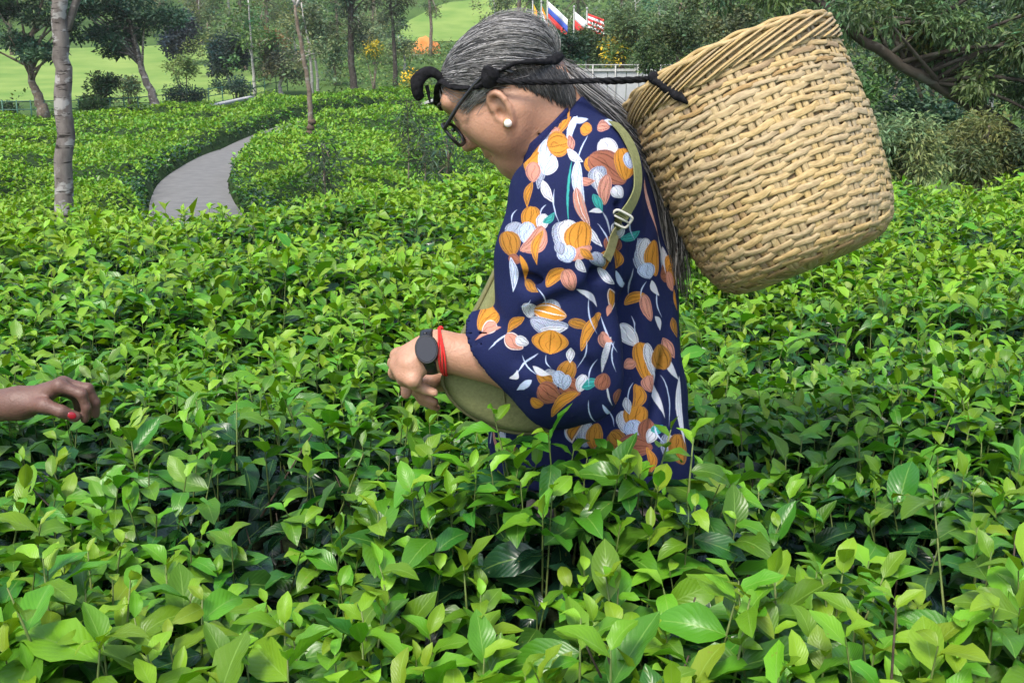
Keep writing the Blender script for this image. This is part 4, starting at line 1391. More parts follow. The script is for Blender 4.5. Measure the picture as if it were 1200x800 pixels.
def sleevef_d(p):
    d = np.full(len(p), .5)
    for q in slf: d = smin(d, q.d(p), q.k)
    return smax(d, (p - cp2) @ cn2, .004)
def torso_d(p):
    cx, a, b, yc = torso_par(p)
    e = np.sqrt(((p[:, 0] - cx) / a) ** 2 + ((p[:, 1] - yc) / b) ** 2)
    th = np.arctan2(p[:, 1] - yc, p[:, 0] - cx)
    z = p[:, 2]
    low = np.clip((1.30 - z) / .3, 0, 1)
    fold = np.sin(th * 9 + 2.5 * np.sin(z * 7 + th * 2)) * .0045 * low + np.sin(th * 4 + z * 9) * .004 * low
    fold += (noise3(p * np.array([22, 22, 9])) - .5) * .008
    d = (e - 1) * np.minimum(a, b) - fold
    d = np.maximum(d, (p - NK0) @ NKN)
    hem = HEM + .012 * np.sin(th * 3) - .05 * (p[:, 0] - .11)
    return np.maximum(d, hem - z)
def creases(p):
    """pulled cloth at the elbow crook and the arm hole"""
    q = 600 + (p[:, 0] - CAM[0]) / 1.50 * 1.0 * FPX        # only a rough across measure in the arm's own plane
    a = np.zeros(len(p))
    def crease(p0, p1, wdt, dep):
        ba = p1 - p0
        t = np.clip(((p - p0) @ ba) / (ba @ ba), 0, 1)
        v = p - p0 - t[:, None] * ba
        r = np.linalg.norm(v, axis=1)
        return dep * np.exp(-(r / wdt) ** 2) * np.sin(np.pi * np.clip(t, .05, .95)) ** .5
    for (x0, y0, Y0, x1, y1, Y1, wdt, dep) in ((600, 330, 1.41, 720, 318, 1.42, .008, .015), (620, 352, 1.40, 690, 322, 1.39, .012, -.006), (610, 308, 1.40, 705, 300, 1.395, .018, -.005),
            (718, 240, 1.44, 720, 400, 1.47, .009, .014), (640, 395, 1.38, 700, 440, 1.40, .010, .006), (600, 385, 1.41, 660, 345, 1.39, .010, .006), (610, 420, 1.41, 690, 470, 1.42, .012, .007),
            (690, 300, 1.41, 712, 420, 1.42, .010, .005), (735, 330, 1.50, 745, 470, 1.50, .012, .006), (770, 380, 1.56, 760, 520, 1.53, .012, .007), (715, 430, 1.49, 700, 540, 1.49, .014, .008)):
        a += crease(P(x0, y0, Y0), P(x1, y1, Y1), wdt, dep)
    return a
def tunic_d(p):
    d = smin(torso_d(p), sleeve_d(p), .022)
    d = smin(d, sleevef_d(p), .03)
    n = (noise3(p * np.array([30, 30, 14]) + 5) - .5) * .007 + (noise3(np.stack([p[:, 0] * 26 + p[:, 2] * 13, p[:, 1] * 26, p[:, 2] * 9 - p[:, 0] * 5], -1)) - .5) * .009
    g = np.clip(-((p - cp0) @ cn) / .05, 0, 1)
    return d + (2.0 * creases(p) - n) * np.where((p - cp0) @ cn > -.05, g, 1)
TV, TF = sdf_mesh(tunic_d, (-.12, 1.35, .80), (.34, 1.95, 1.56), .0034)

# colours of the print, painted on a flat cloth sheet (metres), laid by the cloth's own unrolling
def uv_torso(p):
    cx, a, b, yc = torso_par(p)
    th = np.arctan2(-(p[:, 0] - cx) / a, (yc - p[:, 1]) / b)      # 0 faces the viewer's side, seam far away
    return np.stack([-th * .155, p[:, 2] - .8], -1)
SLP = np.array([q[0] for q in SL] + [q[0] for q in SL2[1:]])
SLS = np.concatenate([[0], np.cumsum(np.linalg.norm(np.diff(SLP, axis=0), axis=1))])
def uv_sleeve(p):
    """along the arm, and round it"""
    best = np.full(len(p), 1e9); s_ = np.zeros(len(p)); a_ = np.zeros(len(p))
    for i in range(len(SLP) - 1):
        ba = SLP[i + 1] - SLP[i]; L = np.linalg.norm(ba); t_ = ba / L
        t = np.clip((p - SLP[i]) @ t_, 0, L)
        v = p - SLP[i] - t[:, None] * t_
        r = np.linalg.norm(v, axis=1)
        side = np.cross(t_, np.array([0, 1., 0])); side /= np.linalg.norm(side)
        ang = np.arctan2(v @ side, -v[:, 1])
        m = r < best
        best[m] = r[m]; s_[m] = (SLS[i] + t)[m]; a_[m] = ang[m]
    return s_, a_
# the sheet: torso in the lower half, sleeve seen from the viewer's side in the upper half
SHW, SHH = 1.10, 1.48
def uv_all(p, region):
    ut = uv_torso(p)
    us = np.stack([p[:, 0] - .10, p[:, 2] - .8], -1)
    s_, a_ = uv_sleeve(p)
    us = us + np.stack([np.zeros(len(p)), np.zeros(len(p))], -1)
    return np.where((region == 0)[:, None], ut + np.array([.55, 0]), us * np.array([1.15, 1.0]) + np.array([.5, .70]))
fc = TV[TF].mean(1)
dt, ds, dfs = torso_d(fc), sleeve_d(fc), sleevef_d(fc)
reg = np.where(ds < np.minimum(dt, dfs) + .004, 1, 0)
reg = np.where((dfs < dt) & (reg == 0), 2, reg)
def loop_uv(Fq, reg):
    pv = TV[Fq.ravel()]
    rg = np.repeat(reg, 4)
    u = uv_all(pv, np.where(rg == 1, 1, 0))
    far = rg == 2
    if far.any():
        u[far] = np.stack([pv[far, 0] * 1.1 + .30, pv[far, 2] - .8 + .70 - .0], -1) * np.array([1, 1])
        u[far, 0] = np.clip(u[far, 0] + .45, .70, 1.09)
    w = u.reshape(-1, 4, 2)
    span = w[:, :, 0].max(1) - w[:, :, 0].min(1)
    bad = (span > .5) & (reg == 0)
    w[bad, :, 0] = w[bad, :1, 0]
    return w.reshape(-1, 2)
LUV = loop_uv(TF, reg)
PX = 1800
HXp, WXp = int(PX * SHH / SHW), PX
NAVY = np.array([.0072, .0115, .050])
cloth = np.empty((HXp, WXp, 3), np.float32); cloth[:] = NAVY
C_ = dict(O=(.43, .185, .025), o=(.29, .13, .020), W=(.45, .46, .51), G=(.25, .28, .36), L=(.38, .45, .62), P=(.42, .19, .14), R=(.24, .088, .052), T=(.03, .26, .24), N=(.0125, .0165, .068), K=(.05, .05, .08))
tree_bvh = BVHTree.FromPolygons([tuple(v) for v in TV], [tuple(f) for f in TF])
def hit(px, py):
    d = Vector(P(px, py, 3.0) - CAM).normalized()
    h = tree_bvh.ray_cast(Vector(CAM), d)
    return h
def uv_at(px, py):
    h = hit(px, py)
    if h[0] is None: return None, None
    r = reg[h[2]]
    p = np.array(h[0])[None]
    return uv_all(p, np.array([1 if r == 1 else 0]))[0], r
def frame_at(px, py):
    """flat place of a pixel and how the cloth runs there (metres per pixel)"""
    u0, r0 = uv_at(px, py)
    if u0 is None: return None
    J = np.zeros((2, 2))
    for k, (dx, dy) in enumerate(((9, 0), (0, 9))):
        a, ra = uv_at(px + dx, py + dy); b, rb = uv_at(px - dx, py - dy)
        if a is not None and b is not None and ra == rb == r0: J[:, k] = (a - b) / 18
        elif a is not None and ra == r0: J[:, k] = (a - u0) / 9
        elif b is not None and rb == r0: J[:, k] = (u0 - b) / 9
        else: J[:, k] = (1 / 840, 0) if k == 0 else (0, -1 / 840)
    U, s, Vt = np.linalg.svd(J)
    s = np.clip(s, .75 / 840, 1.9 / 840)
    return u0, U @ np.diag(s) @ Vt
def petal(u0, J, p0, p1, w, c, bend=0.0, style='', tipx=.8):
    """paint one petal or leaf stroke; p0, p1 are offsets in pixels from u0"""
    p0, p1 = np.asarray(p0, float), np.asarray(p1, float)
    ext = np.abs(np.concatenate([p0, p1])).max() + w + abs(bend) + 4
    ce = J @ np.array([[-ext, ext, -ext, ext], [-ext, -ext, ext, ext]])
    lo, hi = u0 + ce.min(1), u0 + ce.max(1)
    sc = WXp / SHW
    i0, i1 = max(0, int(lo[0] * sc)), min(WXp, int(hi[0] * sc) + 1)
    j0, j1 = max(0, int(lo[1] * sc)), min(HXp, int(hi[1] * sc) + 1)
    if i1 <= i0 or j1 <= j0: return
    jj, ii = np.mgrid[j0:j1, i0:i1]
    q = np.stack([(ii + .5) / sc - u0[0], (jj + .5) / sc - u0[1]], -1) @ np.linalg.inv(J).T
    ax = p1 - p0; L = np.linalg.norm(ax) + 1e-6; ax /= L
    nn = np.array([-ax[1], ax[0]])
    t = ((q - p0) @ ax) / L
    s = (q - p0) @ nn - bend * np.sin(np.pi * np.clip(t, 0, 1))
    prof = 1.14 * w * np.clip(np.sin(np.pi * np.clip(t, 0, 1) ** tipx), 0, 1) ** (.62 if w > 5.5 else 1.0)
    dist = np.where((t > 0) & (t < 1), np.abs(s) - prof, 9)
    a = np.clip(.5 - dist * 1.6, 0, 1)[..., None]
    col = np.broadcast_to(np.asarray(C_[c]), a.shape[:-1] + (3,)).copy()
    rel_ = s / np.maximum(prof, .5)
    if 'l' in style:      # dark ribs along the petal
        st_ = np.abs(np.sin(rel_ * 5.2)) < .22
        col[st_] *= .45
    if 'w' in style:      # pale ribs
        st_ = np.abs(np.sin(rel_ * 4.2)) < .25
        col[st_] = lerp(col[st_], np.array([.7, .7, .72]), .7)
    if 'd' in style:      # pen scribble
        st_ = np.abs(np.sin(rel_ * 9 + 6 * np.sin(t * 9))) < .24
        col[st_] = lerp(col[st_], np.array([.03, .035, .06]), .75)
    if 'e' in style:      # pale edge
        st_ = np.abs(dist) < 1.3
        col[st_] = lerp(col[st_], np.array([.65, .62, .62]), .6)
    if w > 3.5:           # drawn outline and pen ribs
        st_ = np.abs(dist + 1.6) < .55
        col[st_] = lerp(col[st_], np.array([.03, .03, .05]), .55)
        st_ = (np.abs(s + .25 * prof * np.sin(t * 7)) < .45) & (t > .15) & (t < .85)
        col[st_] *= .55
    sh = cloth[j0:j1, i0:i1]
    sh[:] = sh * (1 - a) + col * a
def motif(cx, cy, petals, fr=None):
    fr = fr or frame_at(cx, cy)
    if fr is None: return
    u0, J = fr
    k = 1.12 if len(petals) > 3 else 1.0
    for q in petals:
        x0, y0, x1, y1, w, c = q[:6]
        petal(u0, J, (k * (x0 - cx), k * (y0 - cy)), (k * (x1 - cx), k * (y1 - cy)), w * k, c, *(q[6:]))
def bloom(cx, cy, s, ang=0.0, kind=0, fr=None):
    """an open flower for the cloth the photograph does not show in detail"""
    def rt(x, y):
        ca, sa = math.cos(ang), math.sin(ang)
        return cx + s * (x * ca - y * sa), cy + s * (x * sa + y * ca)
    pets = [((0, 4), (-20, -12), 9, 'G', 0, 'd'), ((0, 4), (-4, -24), 9, 'W', 0, 'd'), ((0, 4), (16, -18), 9, 'O', 0, 'l'), ((2, 4), (24, 4), 9, 'o', 0, 'l'), ((0, 2), (-22, 10), 8, 'R', 0, 'l'), ((0, 2), (10, 20), 9, 'P', 0, 'l'), ((14, 18), (22, 40), 4, 'O', 4)]
    if kind == 1:
        pets = [((0, -20), (0, 22), 15, 'G', -8, 'd'), ((-4, -20), (-4, 16), 11, 'W', 0, 'd'), ((8, -18), (8, 22), 11, 'O', 5, 'l'), ((4, 4), (8, 26), 8, 'P', 0), ((6, 22), (12, 40), 3, 'W', 2)]
    motif(cx, cy, [(*rt(*a), *rt(*b), w * s, c, *r) for a, b, w, c, *r in pets], fr)
# hidden and side areas first: a loose all-over spread
ident = lambda u, v, a=0: (np.array([u, v]), np.diag([1 / 840, -1 / 840]))
for k in range(64):
    u, v = rng.uniform(.02, SHW - .02), rng.uniform(.03, .74)
    if .33 < u < .85 and k > 0 and v < .72:       # the seen side is laid by hand below
        continue
    bloom(0, 0, rng.uniform(.8, 1.1), rng.uniform(-.8, .8), int(rng.integers(0, 2)), ident(u, v))
for k in range(26):
    bloom(0, 0, .95, rng.uniform(-.8, .8), int(rng.integers(0, 2)), ident(rng.uniform(.72, 1.08), rng.uniform(.78, 1.34)))
for k in range(90):
    u, v = rng.uniform(0, SHW), rng.uniform(0, SHH)
    if v < .72 and .33 < u < .85 or v > .7 and u < .72: continue
    a = rng.uniform(0, 6.28)
    petal(*ident(u, v), (0, 0), (26 * math.cos(a), 26 * math.sin(a)), 4, 'OWPTL'[k % 5], 4)

# the seen flowers
motif(664, 142, [(668, 128, 652, 160, 4, 'O', -2), (676, 134, 664, 168, 3, 'L', 2, 'w'), (680, 128, 704, 134, 3, 'W', 2), (694, 124, 706, 132, 4, 'G', 0, 'd'), (656, 150, 640, 168, 5, 'P', 0, 'l'), (700, 144, 726, 152, 2.5, 'L', -2)])
motif(742, 165, [(728, 156, 744, 172, 4, 'R', 1, 'l'), (738, 160, 750, 180, 3, 'G', 0), (750, 190, 762, 206, 6, 'o', 0, 'l')])
motif(730, 330, [(722, 318, 736, 342, 3, 'L', 2), (700, 360, 716, 396, .9, 'L', 2), (728, 360, 744, 380, 3, 'T', 1)])
motif(786, 395, [(778, 396, 790, 420, 5, 'P', 0, 'l'), (784, 420, 796, 446, 2.6, 'W', 2), (788, 372, 794, 396, 4, 'o', 0, 'l')])
motif(720, 468, [(712, 452, 718, 476, 1.0, 'W', 2), (726, 456, 722, 476, 5, 'R', 0, 'l'), (706, 474, 722, 492, 2, 'L', 2)])
motif(640, 180, [(648, 160, 634, 222, 6, 'G', 4, 'd'), (634, 172, 622, 205, 8, 'O', 3), (642, 168, 640, 205, 5, 'L', 4, 'w'), (627, 190, 628, 214, 7, 'P', 0), (640, 205, 648, 182, 6, 'L', 3, 'e')])
motif(655, 171, [(668, 168, 642, 174, 13, 'O', 0, 'l', 1.0), (668, 160, 671, 180, 4, 'P', 0, 'l')])
motif(640, 218, [(636, 212, 649, 238, 5, 'W', 2, 'e'), (624, 214, 618, 246, 4, 'O', 3)])
motif(690, 148, [(700, 151, 716, 150, 6, 'P', -2, 'l'), (681, 150, 694, 154, 7, 'O', 0), (670, 142, 690, 140, 3, 'L', 1)])
motif(712, 205, [(706, 170, 722, 190, 10, 'W', 0, 'w'), (690, 190, 712, 205, 10, 'O', -3, 'l'), (694, 186, 732, 214, 14, 'R', -3, 'l'), (728, 178, 732, 212, 12, 'O', -4, 'l'), (735, 182, 738, 200, 6, 'L', 0, 'd'), (706, 196, 702, 222, 8, 'G', 3, 'd'), (700, 200, 706, 230, 5, 'W', -2, 'd'), (712, 205, 710, 238, 6, 'P', 2, 'l'), (682, 214, 700, 212, 4, 'P', 1), (718, 218, 728, 230, 6, 'W', 0, 'w')])
motif(682, 235, [(678, 195, 684, 240, 5, 'L', 4, 'w'), (676, 222, 690, 262, 5, 'P', 3, 'w'), (686, 262, 704, 285, 3.5, 'W', 1), (672, 195, 668, 262, 1.1, 'T', 3), (668, 184, 684, 196, 4, 'W', 2)])
motif(704, 240, [(695, 228, 706, 250, 4.5, 'T', -1), (706, 249, 690, 249, 2.5, 'W', 2), (706, 248, 716, 280, .9, 'G', -2)])
motif(612, 275, [(608, 262, 604, 284, 9, 'G', 3, 'd'), (622, 245, 620, 272, 9, 'O', 0, 'l'), (619, 262, 614, 284, 8, 'L', 0, 'd'), (634, 254, 632, 272, 6, 'W', 0), (634, 268, 610, 292, 9, 'P', -7, 'l'), (594, 272, 602, 298, 10, 'o', -2, 'l'), (598, 298, 610, 304, 5, 'R', 0)])
motif(634, 290, [(636, 272, 630, 310, 4, 'O', 6), (636, 264, 648, 252, 3.5, 'T', 2), (612, 300, 618, 332, 3, 'O', -3), (602, 304, 605, 345, 4, 'L', -3, 'w'), (618, 330, 632, 342, 4, 'o', 2)])
motif(670, 283, [(660, 262, 662, 296, 13, 'G', -4, 'd'), (668, 260, 664, 290, 10, 'W', 0, 'd'), (680, 262, 680, 300, 13, 'O', 4, 'l'), (676, 290, 682, 302, 12, 'P', 0, '', 1.0), (662, 288, 668, 306, 9, 'L', 0, 'd'), (656, 284, 660, 298, 5, 'G', 0, 'd'), (676, 302, 686, 318, 4, 'W', 2)])
motif(715, 300, [(722, 264, 724, 282, 6, 'W', 0), (720, 280, 716, 300, 8, 'R', 0, 'l'), (714, 294, 710, 318, 4.5, 'O', 3, 'l'), (721, 294, 722, 316, 4, 'O', -4, 'l'), (726, 282, 746, 270, 4, 'T', 2), (700, 300, 708, 314, 7, 'G', 0, 'd'), (704, 316, 720, 330, 4, 'W', 1), (688, 300, 700, 308, 4, 'O', 0)])
motif(658, 328, [(662, 316, 640, 336, 7, 'O', 3, 'l'), (662, 316, 672, 342, 8, 'P', 0, 'l')])
motif(690, 345, [(676, 340, 700, 362, 3, 'W', -5), (714, 336, 716, 366, 5, 'O', -3, 'e'), (716, 356, 712, 372, 3, 'P', 0)])
motif(645, 378, [(648, 354, 642, 376, 9, 'G', 0, 'd'), (620, 358, 624, 376, 7, 'W', -2, 'd'), (628, 366, 662, 372, 9, 'O', 0, 'w'), (624, 378, 664, 382, 8, 'G', 4, 'd'), (634, 386, 664, 384, 4, 'W', 2), (646, 386, 644, 412, 17, 'O', 0, 'l', 1.1), (664, 378, 686, 384, 5, 'o', -1, 'l'), (618, 376, 600, 396, 4.5, 'O', 3)])
motif(572, 380, [(582, 366, 562, 386, 9, 'O', 2, 'l'), (580, 378, 566, 390, 6, 'P', 0, 'e'), (586, 382, 558, 398, 2.2, 'P', 2), (596, 388, 572, 410, .9, 'L', 2)])
motif(606, 400, [(594, 393, 612, 408, 7, 'P', 1, 'e'), (604, 398, 618, 402, 5, 'W', 0), (598, 440, 606, 430, 3, 'W', 4), (628, 412, 604, 436, .9, 'L', 2)])
motif(655, 445, [(654, 438, 640, 452, 9, 'G', 0, 'd'), (668, 428, 660, 450, 9, 'o', 2, 'l'), (632, 440, 650, 446, 6, 'o', 2, 'l'), (634, 452, 656, 466, 11, 'R', 2, 'l'), (656, 452, 678, 460, 9, 'R', -3, 'l'), (652, 436, 660, 454, 6, 'L', 0, 'd'), (664, 440, 660, 456, 5, 'L', 0, 'd'), (682, 442, 676, 458, 6, 'W', 0), (628, 434, 646, 440, 3, 'W', 2), (668, 416, 667, 430, 4, 'W', 0)])
motif(665, 475, [(676, 462, 648, 488, 5, 'O', 6), (680, 458, 700, 456, 4, 'T', -1), (628, 450, 612, 462, 3, 'L', 0), (626, 470, 640, 474, 5, 'O', 2), (700, 464, 706, 450, 8, 'R', 0, 'l'), (702, 398, 680, 426, 5, 'O', 5)])
motif(712, 405, [(704, 390, 712, 408, 6, 'P', 0, 'l'), (716, 394, 706, 440, 3.5, 'W', 2, 'd'), (706, 396, 718, 400, 3, 'P', 0)])
motif(760, 302, [(754, 282, 752, 316, 10, 'G', -3, 'd'), (758, 282, 756, 312, 7, 'W', 0, 'd'), (768, 284, 768, 322, 8, 'O', 4, 'l'), (756, 308, 762, 324, 8, 'L', 0, 'd'), (764, 326, 772, 342, 3, 'W', 2), (770, 212, 778, 282, 2.8, 'P', 4, 'w'), (778, 278, 784, 320, 2.5, 'W', -2), (744, 234, 750, 254, 4, 'W', 0)])
motif(752, 352, [(756, 346, 736, 358, 5, 'O', 3, 'l'), (754, 346, 762, 374, 6, 'P', 0, 'l'), (768, 370, 776, 386, 3, 'W', -3), (742, 318, 740, 348, .9, 'G', 2)])
motif(760, 422, [(732, 388, 750, 408, 8, 'W', 0, 'w'), (752, 404, 760, 446, 9, 'O', -2, 'l'), (758, 404, 766, 440, 5, 'W', 0, 'd'), (772, 406, 782, 434, 11, 'o', 2, 'l', 1.0), (748, 424, 738, 432, 5, 'P', 0), (760, 438, 766, 456, 8, 'P', 0, 'l'), (766, 434, 782, 486, 3, 'W', 0), (750, 448, 748, 476, 5, 'O', -5), (722, 440, 736, 440, 3, 'T', 0)])
motif(742, 505, [(730, 484, 736, 508, 9, 'W', -2, 'd'), (748, 478, 744, 504, 12, 'O', 2, 'l'), (738, 494, 746, 512, 9, 'L', 0, 'd'), (758, 492, 756, 518, 9, 'R', 0, 'l'), (718, 506, 734, 520, 9, 'o', 2, 'l'), (724, 522, 762, 522, 11, 'R', -2, 'l'), (764, 504, 758, 518, 5, 'W', 0), (762, 506, 776, 500, 3.5, 'T', 1), (756, 522, 754, 552, 4, 'O', -6), (734, 470, 738, 488, 4, 'W', 0)])
motif(694, 516, [(684, 498, 686, 524, 10, 'G', -3, 'd'), (690, 496, 686, 520, 6, 'W', 0, 'd'), (698, 498, 702, 530, 8, 'O', 4, 'l'), (698, 522, 706, 538, 7, 'P', 0), (708, 528, 732, 548, 3, 'W', 3), (672, 462, 680, 500, .9, 'W', 0)])
motif(788, 528, [(782, 510, 780, 536, 8, 'G', -2, 'd'), (786, 512, 784, 534, 5, 'W', 0, 'd'), (792, 510, 796, 542, 7, 'o', 3, 'l'), (792, 450, 798, 520, 2.4, 'W', 2, 'w')])
motif(600, 505, [(594, 520, 588, 500, 3, 'W', -4), (576, 498, 588, 532, 1.4, 'P', 2), (600, 520, 600, 534, 7, 'R', 0, 'l'), (656, 500, 648, 522, 4, 'O', 4, 'e')])
# thin stems wandering between the flowers
for (x0, y0, x1, y1, bd) in ((690, 160, 676, 196, 3), (650, 222, 656, 262, 4), (700, 262, 716, 300, -4), (740, 250, 744, 282, 4), (758, 330, 752, 350, 3), (630, 340, 640, 360, -3), (690, 350, 700, 392, 4), (610, 360, 622, 352, 2), (688, 400, 676, 430, -4),
        (640, 416, 646, 432, 3), (612, 416, 632, 440, 4), (700, 420, 690, 452, 4), (740, 370, 742, 396, -3), (720, 400, 722, 436, 4), (776, 440, 784, 500, -5), (742, 448, 738, 476, 4), (690, 470, 700, 498, 4), (712, 480, 720, 500, -2), (770, 500, 780, 520, 3), (662, 500, 672, 520, 4), (584, 490, 592, 516, -3), (770, 342, 776, 372, 3), (640, 240, 634, 256, 3), (606, 246, 600, 262, 3)):
    motif((x0 + x1) / 2, (y0 + y1) / 2, [(x0, y0, x1, y1, .62, 'L', bd)])
cl_img = bpy.data.images.new('floral_print', WXp, HXp, float_buffer=True)
cl_img.colorspace_settings.name = 'Non-Color'
cl_img.pixels.foreach_set(np.concatenate([cloth, np.ones((HXp, WXp, 1), np.float32)], -1).ravel())
cl_img.pack()
def cloth_mat(name, img):
    m, nt, b = newmat(name, .82, .15)
    tx = nt.nodes.new('ShaderNodeTexImage'); tx.image = img
    uvn = nt.nodes.new('ShaderNodeUVMap')
    nt.links.new(uvn.outputs[0], tx.inputs[0])
    w = nt.nodes.new('ShaderNodeTexNoise'); w.inputs['Scale'].default_value = 420; w.inputs['Detail'].default_value = 2
    tc = nt.nodes.new('ShaderNodeTexCoord'); nt.links.new(tc.outputs['Object'], w.inputs[0])
    nt.links.new(mix(nt, .18, tx.outputs[0], w.outputs[1], 'OVERLAY'), b.inputs['Base Color'])
    bump(nt, b, math_(nt, 'ADD', w.outputs[0], math_(nt, 'MULTIPLY', tex_noise(nt, 38, 3), 2.0)), .25, .002)
    return m
M['floral'] = cloth_mat('floral_cloth', cl_img)
tunic = mk('tunic', TV, TF, M['floral'], person, luv=LUV / np.array([SHW, SHH]))
sm = tunic.modifiers.new('smooth', 'SMOOTH'); sm.factor = .5; sm.iterations = 5
dm = tunic.modifiers.new('decimate', 'DECIMATE'); dm.ratio = .6
tunic['label'] = 'loose navy tunic printed with orange, white and rust flowers'

M['navy'] = noisy('navy_cloth', (.010, .013, .050), (.016, .021, .080), 300, .85, .1, .2)
# standing collar, open at the front
ring = []
for a in np.linspace(-2.75, 2.75, 40):
    f = .5 - .5 * math.cos(a)            # 0 at the nape, 1 at the throat
    ring.append(P(lerp(674, 607, f), lerp(124, 192, f) - 1 * math.sin(math.pi * f), WY) + np.array([0, -math.sin(a) * lerp(.078, .072, f), 0]))
ring = np.array(ring)
upv = np.array([-.10, 0, 1.0]); upv /= np.linalg.norm(upv)
cv = []
cen = ring.mean(0)
for k in range(5):
    o_ = (ring - cen); o_[:, 2] = 0; o_ /= np.linalg.norm(o_, axis=1)[:, None]
    cv.append(ring + upv * (k * .006 - .010) + o_ * (.004 - .0012 * k))
V = np.stack(cv, 1).reshape(-1, 3)
i = np.arange(39)[:, None] * 5; j = np.arange(4)[None]
col_o = mk('collar', V, np.stack([i + j, i + j + 5, i + j + 6, i + j + 1], -1).reshape(-1, 4), M['navy'], person)
s_ = col_o.modifiers.new('thick', 'SOLIDIFY'); s_.thickness = .0025

# trousers
M['trouser'] = noisy('brown_trouser_cloth', (.10, .085, .08), (.15, .13, .12), 120, .9, .1, .3)
mb = MB()
for s in (-1, 1):
    hip = P(695, 540, WY) + np.array([0, .085 * s, 0])
    pts = [hip + np.array([0, 0, -.02]), np.array([hip[0] - .02, hip[1], .46]), np.array([hip[0] + .03, hip[1], .13])]
    mb.add(*tube(smooth_path(pts, 18) + rng.normal(0, .004, (18, 3)), np.linspace(.105, .068, 18), 20))
mb.build('trousers', M['trouser'], person)

# ---------------------------------------------------------------- hair
M['hair'] = None
def hair_mat():
    m, nt, b = newmat('hair', .42, .5)
    at = nt.nodes.new('ShaderNodeAttribute'); at.attribute_name = 'tint'
    nt.links.new(at.outputs['Color'], b.inputs['Base Color'])
    b.inputs['Anisotropic'].default_value = .4
    return m
M['hair'] = hair_mat()
M['hair_under'] = noisy('hair_mass', (.020, .019, .019), (.085, .080, .077), 60, .6, .3, .8, .004, sxyz=(.35, 1, 1.5))
hc = (-.002, 0, .012); hr = np.array([.0925, .0775, .0640])
hair_top = Ell(H(*hc), hr, HA, .01)
zl = P(600, 99, WY)[2]
hair_low = Ell(P(634, 86, WY), (.036, .060, .032), None, .02)
def hair_d(p):
    d = smin(hair_top.d(p), hair_low.d(p), .02)
    # hairline: level at the side, lifting over the brow, sinking to the nape
    q = (p - HC)
    f = q @ HF; u = q @ HU; l = q @ HL
    line = zl + .006 * np.clip(f / .05, -1, 2) - np.clip(-f - .005, 0, .2) * .85
    d = smax(d, line - p[:, 2], .008)
    d = smax(d, f - .083 - .03 * np.clip(u, -.05, .06), .012)
    return d - (noise3(q @ HA.T * np.array([14, 40, 40])) - .5) * .004
V, F = sdf_mesh(hair_d, HC - .135, HC + .135, .0030)
hair = mk('hair', V, F, M['hair_under'], person)
hair['label'] = 'grey hair combed back and gathered into a long loose tail'
hair.modifiers.new('smooth', 'SMOOTH').iterations = 3
# strands over the crown, combed back to the tie
TIE = P(652, 76, WY - .005)
def strands(paths, rad, cols, name, parent):
    p = np.asarray(paths)                     # (S,N,3)
    S_, n_ = p.shape[:2]
    t = np.gradient(p, axis=1); t /= np.linalg.norm(t, axis=2)[..., None] + 1e-9
    ref = rng.normal(0, 1, (S_, 1, 3))
    u = np.cross(t, ref); u /= np.linalg.norm(u, axis=2)[..., None] + 1e-9
    w = np.cross(t, u)
    r = np.asarray(rad)[:, None, None] * np.interp(np.linspace(0, 1, n_), [0, .1, .8, 1], [.7, 1, 1, .35])[None, :, None]
    V = np.stack([p + r * (math.cos(a) * u + math.sin(a) * w) for a in (0, 2.094, 4.189)], 2).reshape(-1, 3)
    i = (np.arange(n_ - 1) * 3)[:, None]
    f = np.concatenate([np.stack([i + a, i + b, i + 3 + b, i + 3 + a], -1) for a, b in ((0, 1), (1, 2), (2, 0))], 1).reshape(-1, 4)
    F = (f[None] + (np.arange(S_) * n_ * 3)[:, None, None]).reshape(-1, 4)
    return mk(name, V, F, M['hair'], parent, col=np.repeat(cols, n_ * 3, 0), kind='stuff')
def grey(n, light):
    k = rng.random(n)
    g = np.where(k < light, rng.uniform(.17, .36, n), np.where(k < light + .4, rng.uniform(.07, .18, n), rng.uniform(.012, .04, n)))
    return np.stack([g * 1.03, g, g * .97], -1)
def hdir(v):
    q = ((np.asarray(v) - H(*hc)) @ HA.T) / hr
    return q / np.linalg.norm(q, axis=-1, keepdims=True)
ns_ = 2600
tie_d = hdir(TIE)
# roots: half on the hairline, half anywhere on the crown
cand = rng.normal(0, 1, (ns_ * 6, 3)); cand /= np.linalg.norm(cand, axis=1)[:, None]
pc = H(*hc) + (cand * hr) @ HA
okc = (hair_d(pc) > -.006) & (hair_d(pc) < .004) & (pc[:, 2] > zl - .005)
roots = cand[okc][:ns_]
hl_front = []
for a in np.linspace(-1.45, 1.45, 1500):
    f_ = .082 * math.cos(a * .9); l_ = .078 * math.sin(a)
    q = np.array([f_ - hc[0], l_, -.004 - .020 * math.sin(a) ** 2 - hc[2]]) / hr
    hl_front.append(q / np.linalg.norm(q))
hl_front = np.array(hl_front) + rng.normal(0, .012, (1500, 3)); hl_front /= np.linalg.norm(hl_front, axis=1)[:, None]
roots = np.concatenate([roots, hl_front])
tt = np.linspace(0, 1, 9)
ta = tie_d[None] + rng.normal(0, .07, (len(roots), 3)); ta /= np.linalg.norm(ta, axis=1)[:, None]
om = np.arccos(np.clip((roots * ta).sum(1), -1, 1))[:, None, None]
D = (np.sin((1 - tt[None, :, None]) * om) * roots[:, None] + np.sin(tt[None, :, None] * om) * ta[:, None]) / (np.sin(om) + 1e-6)
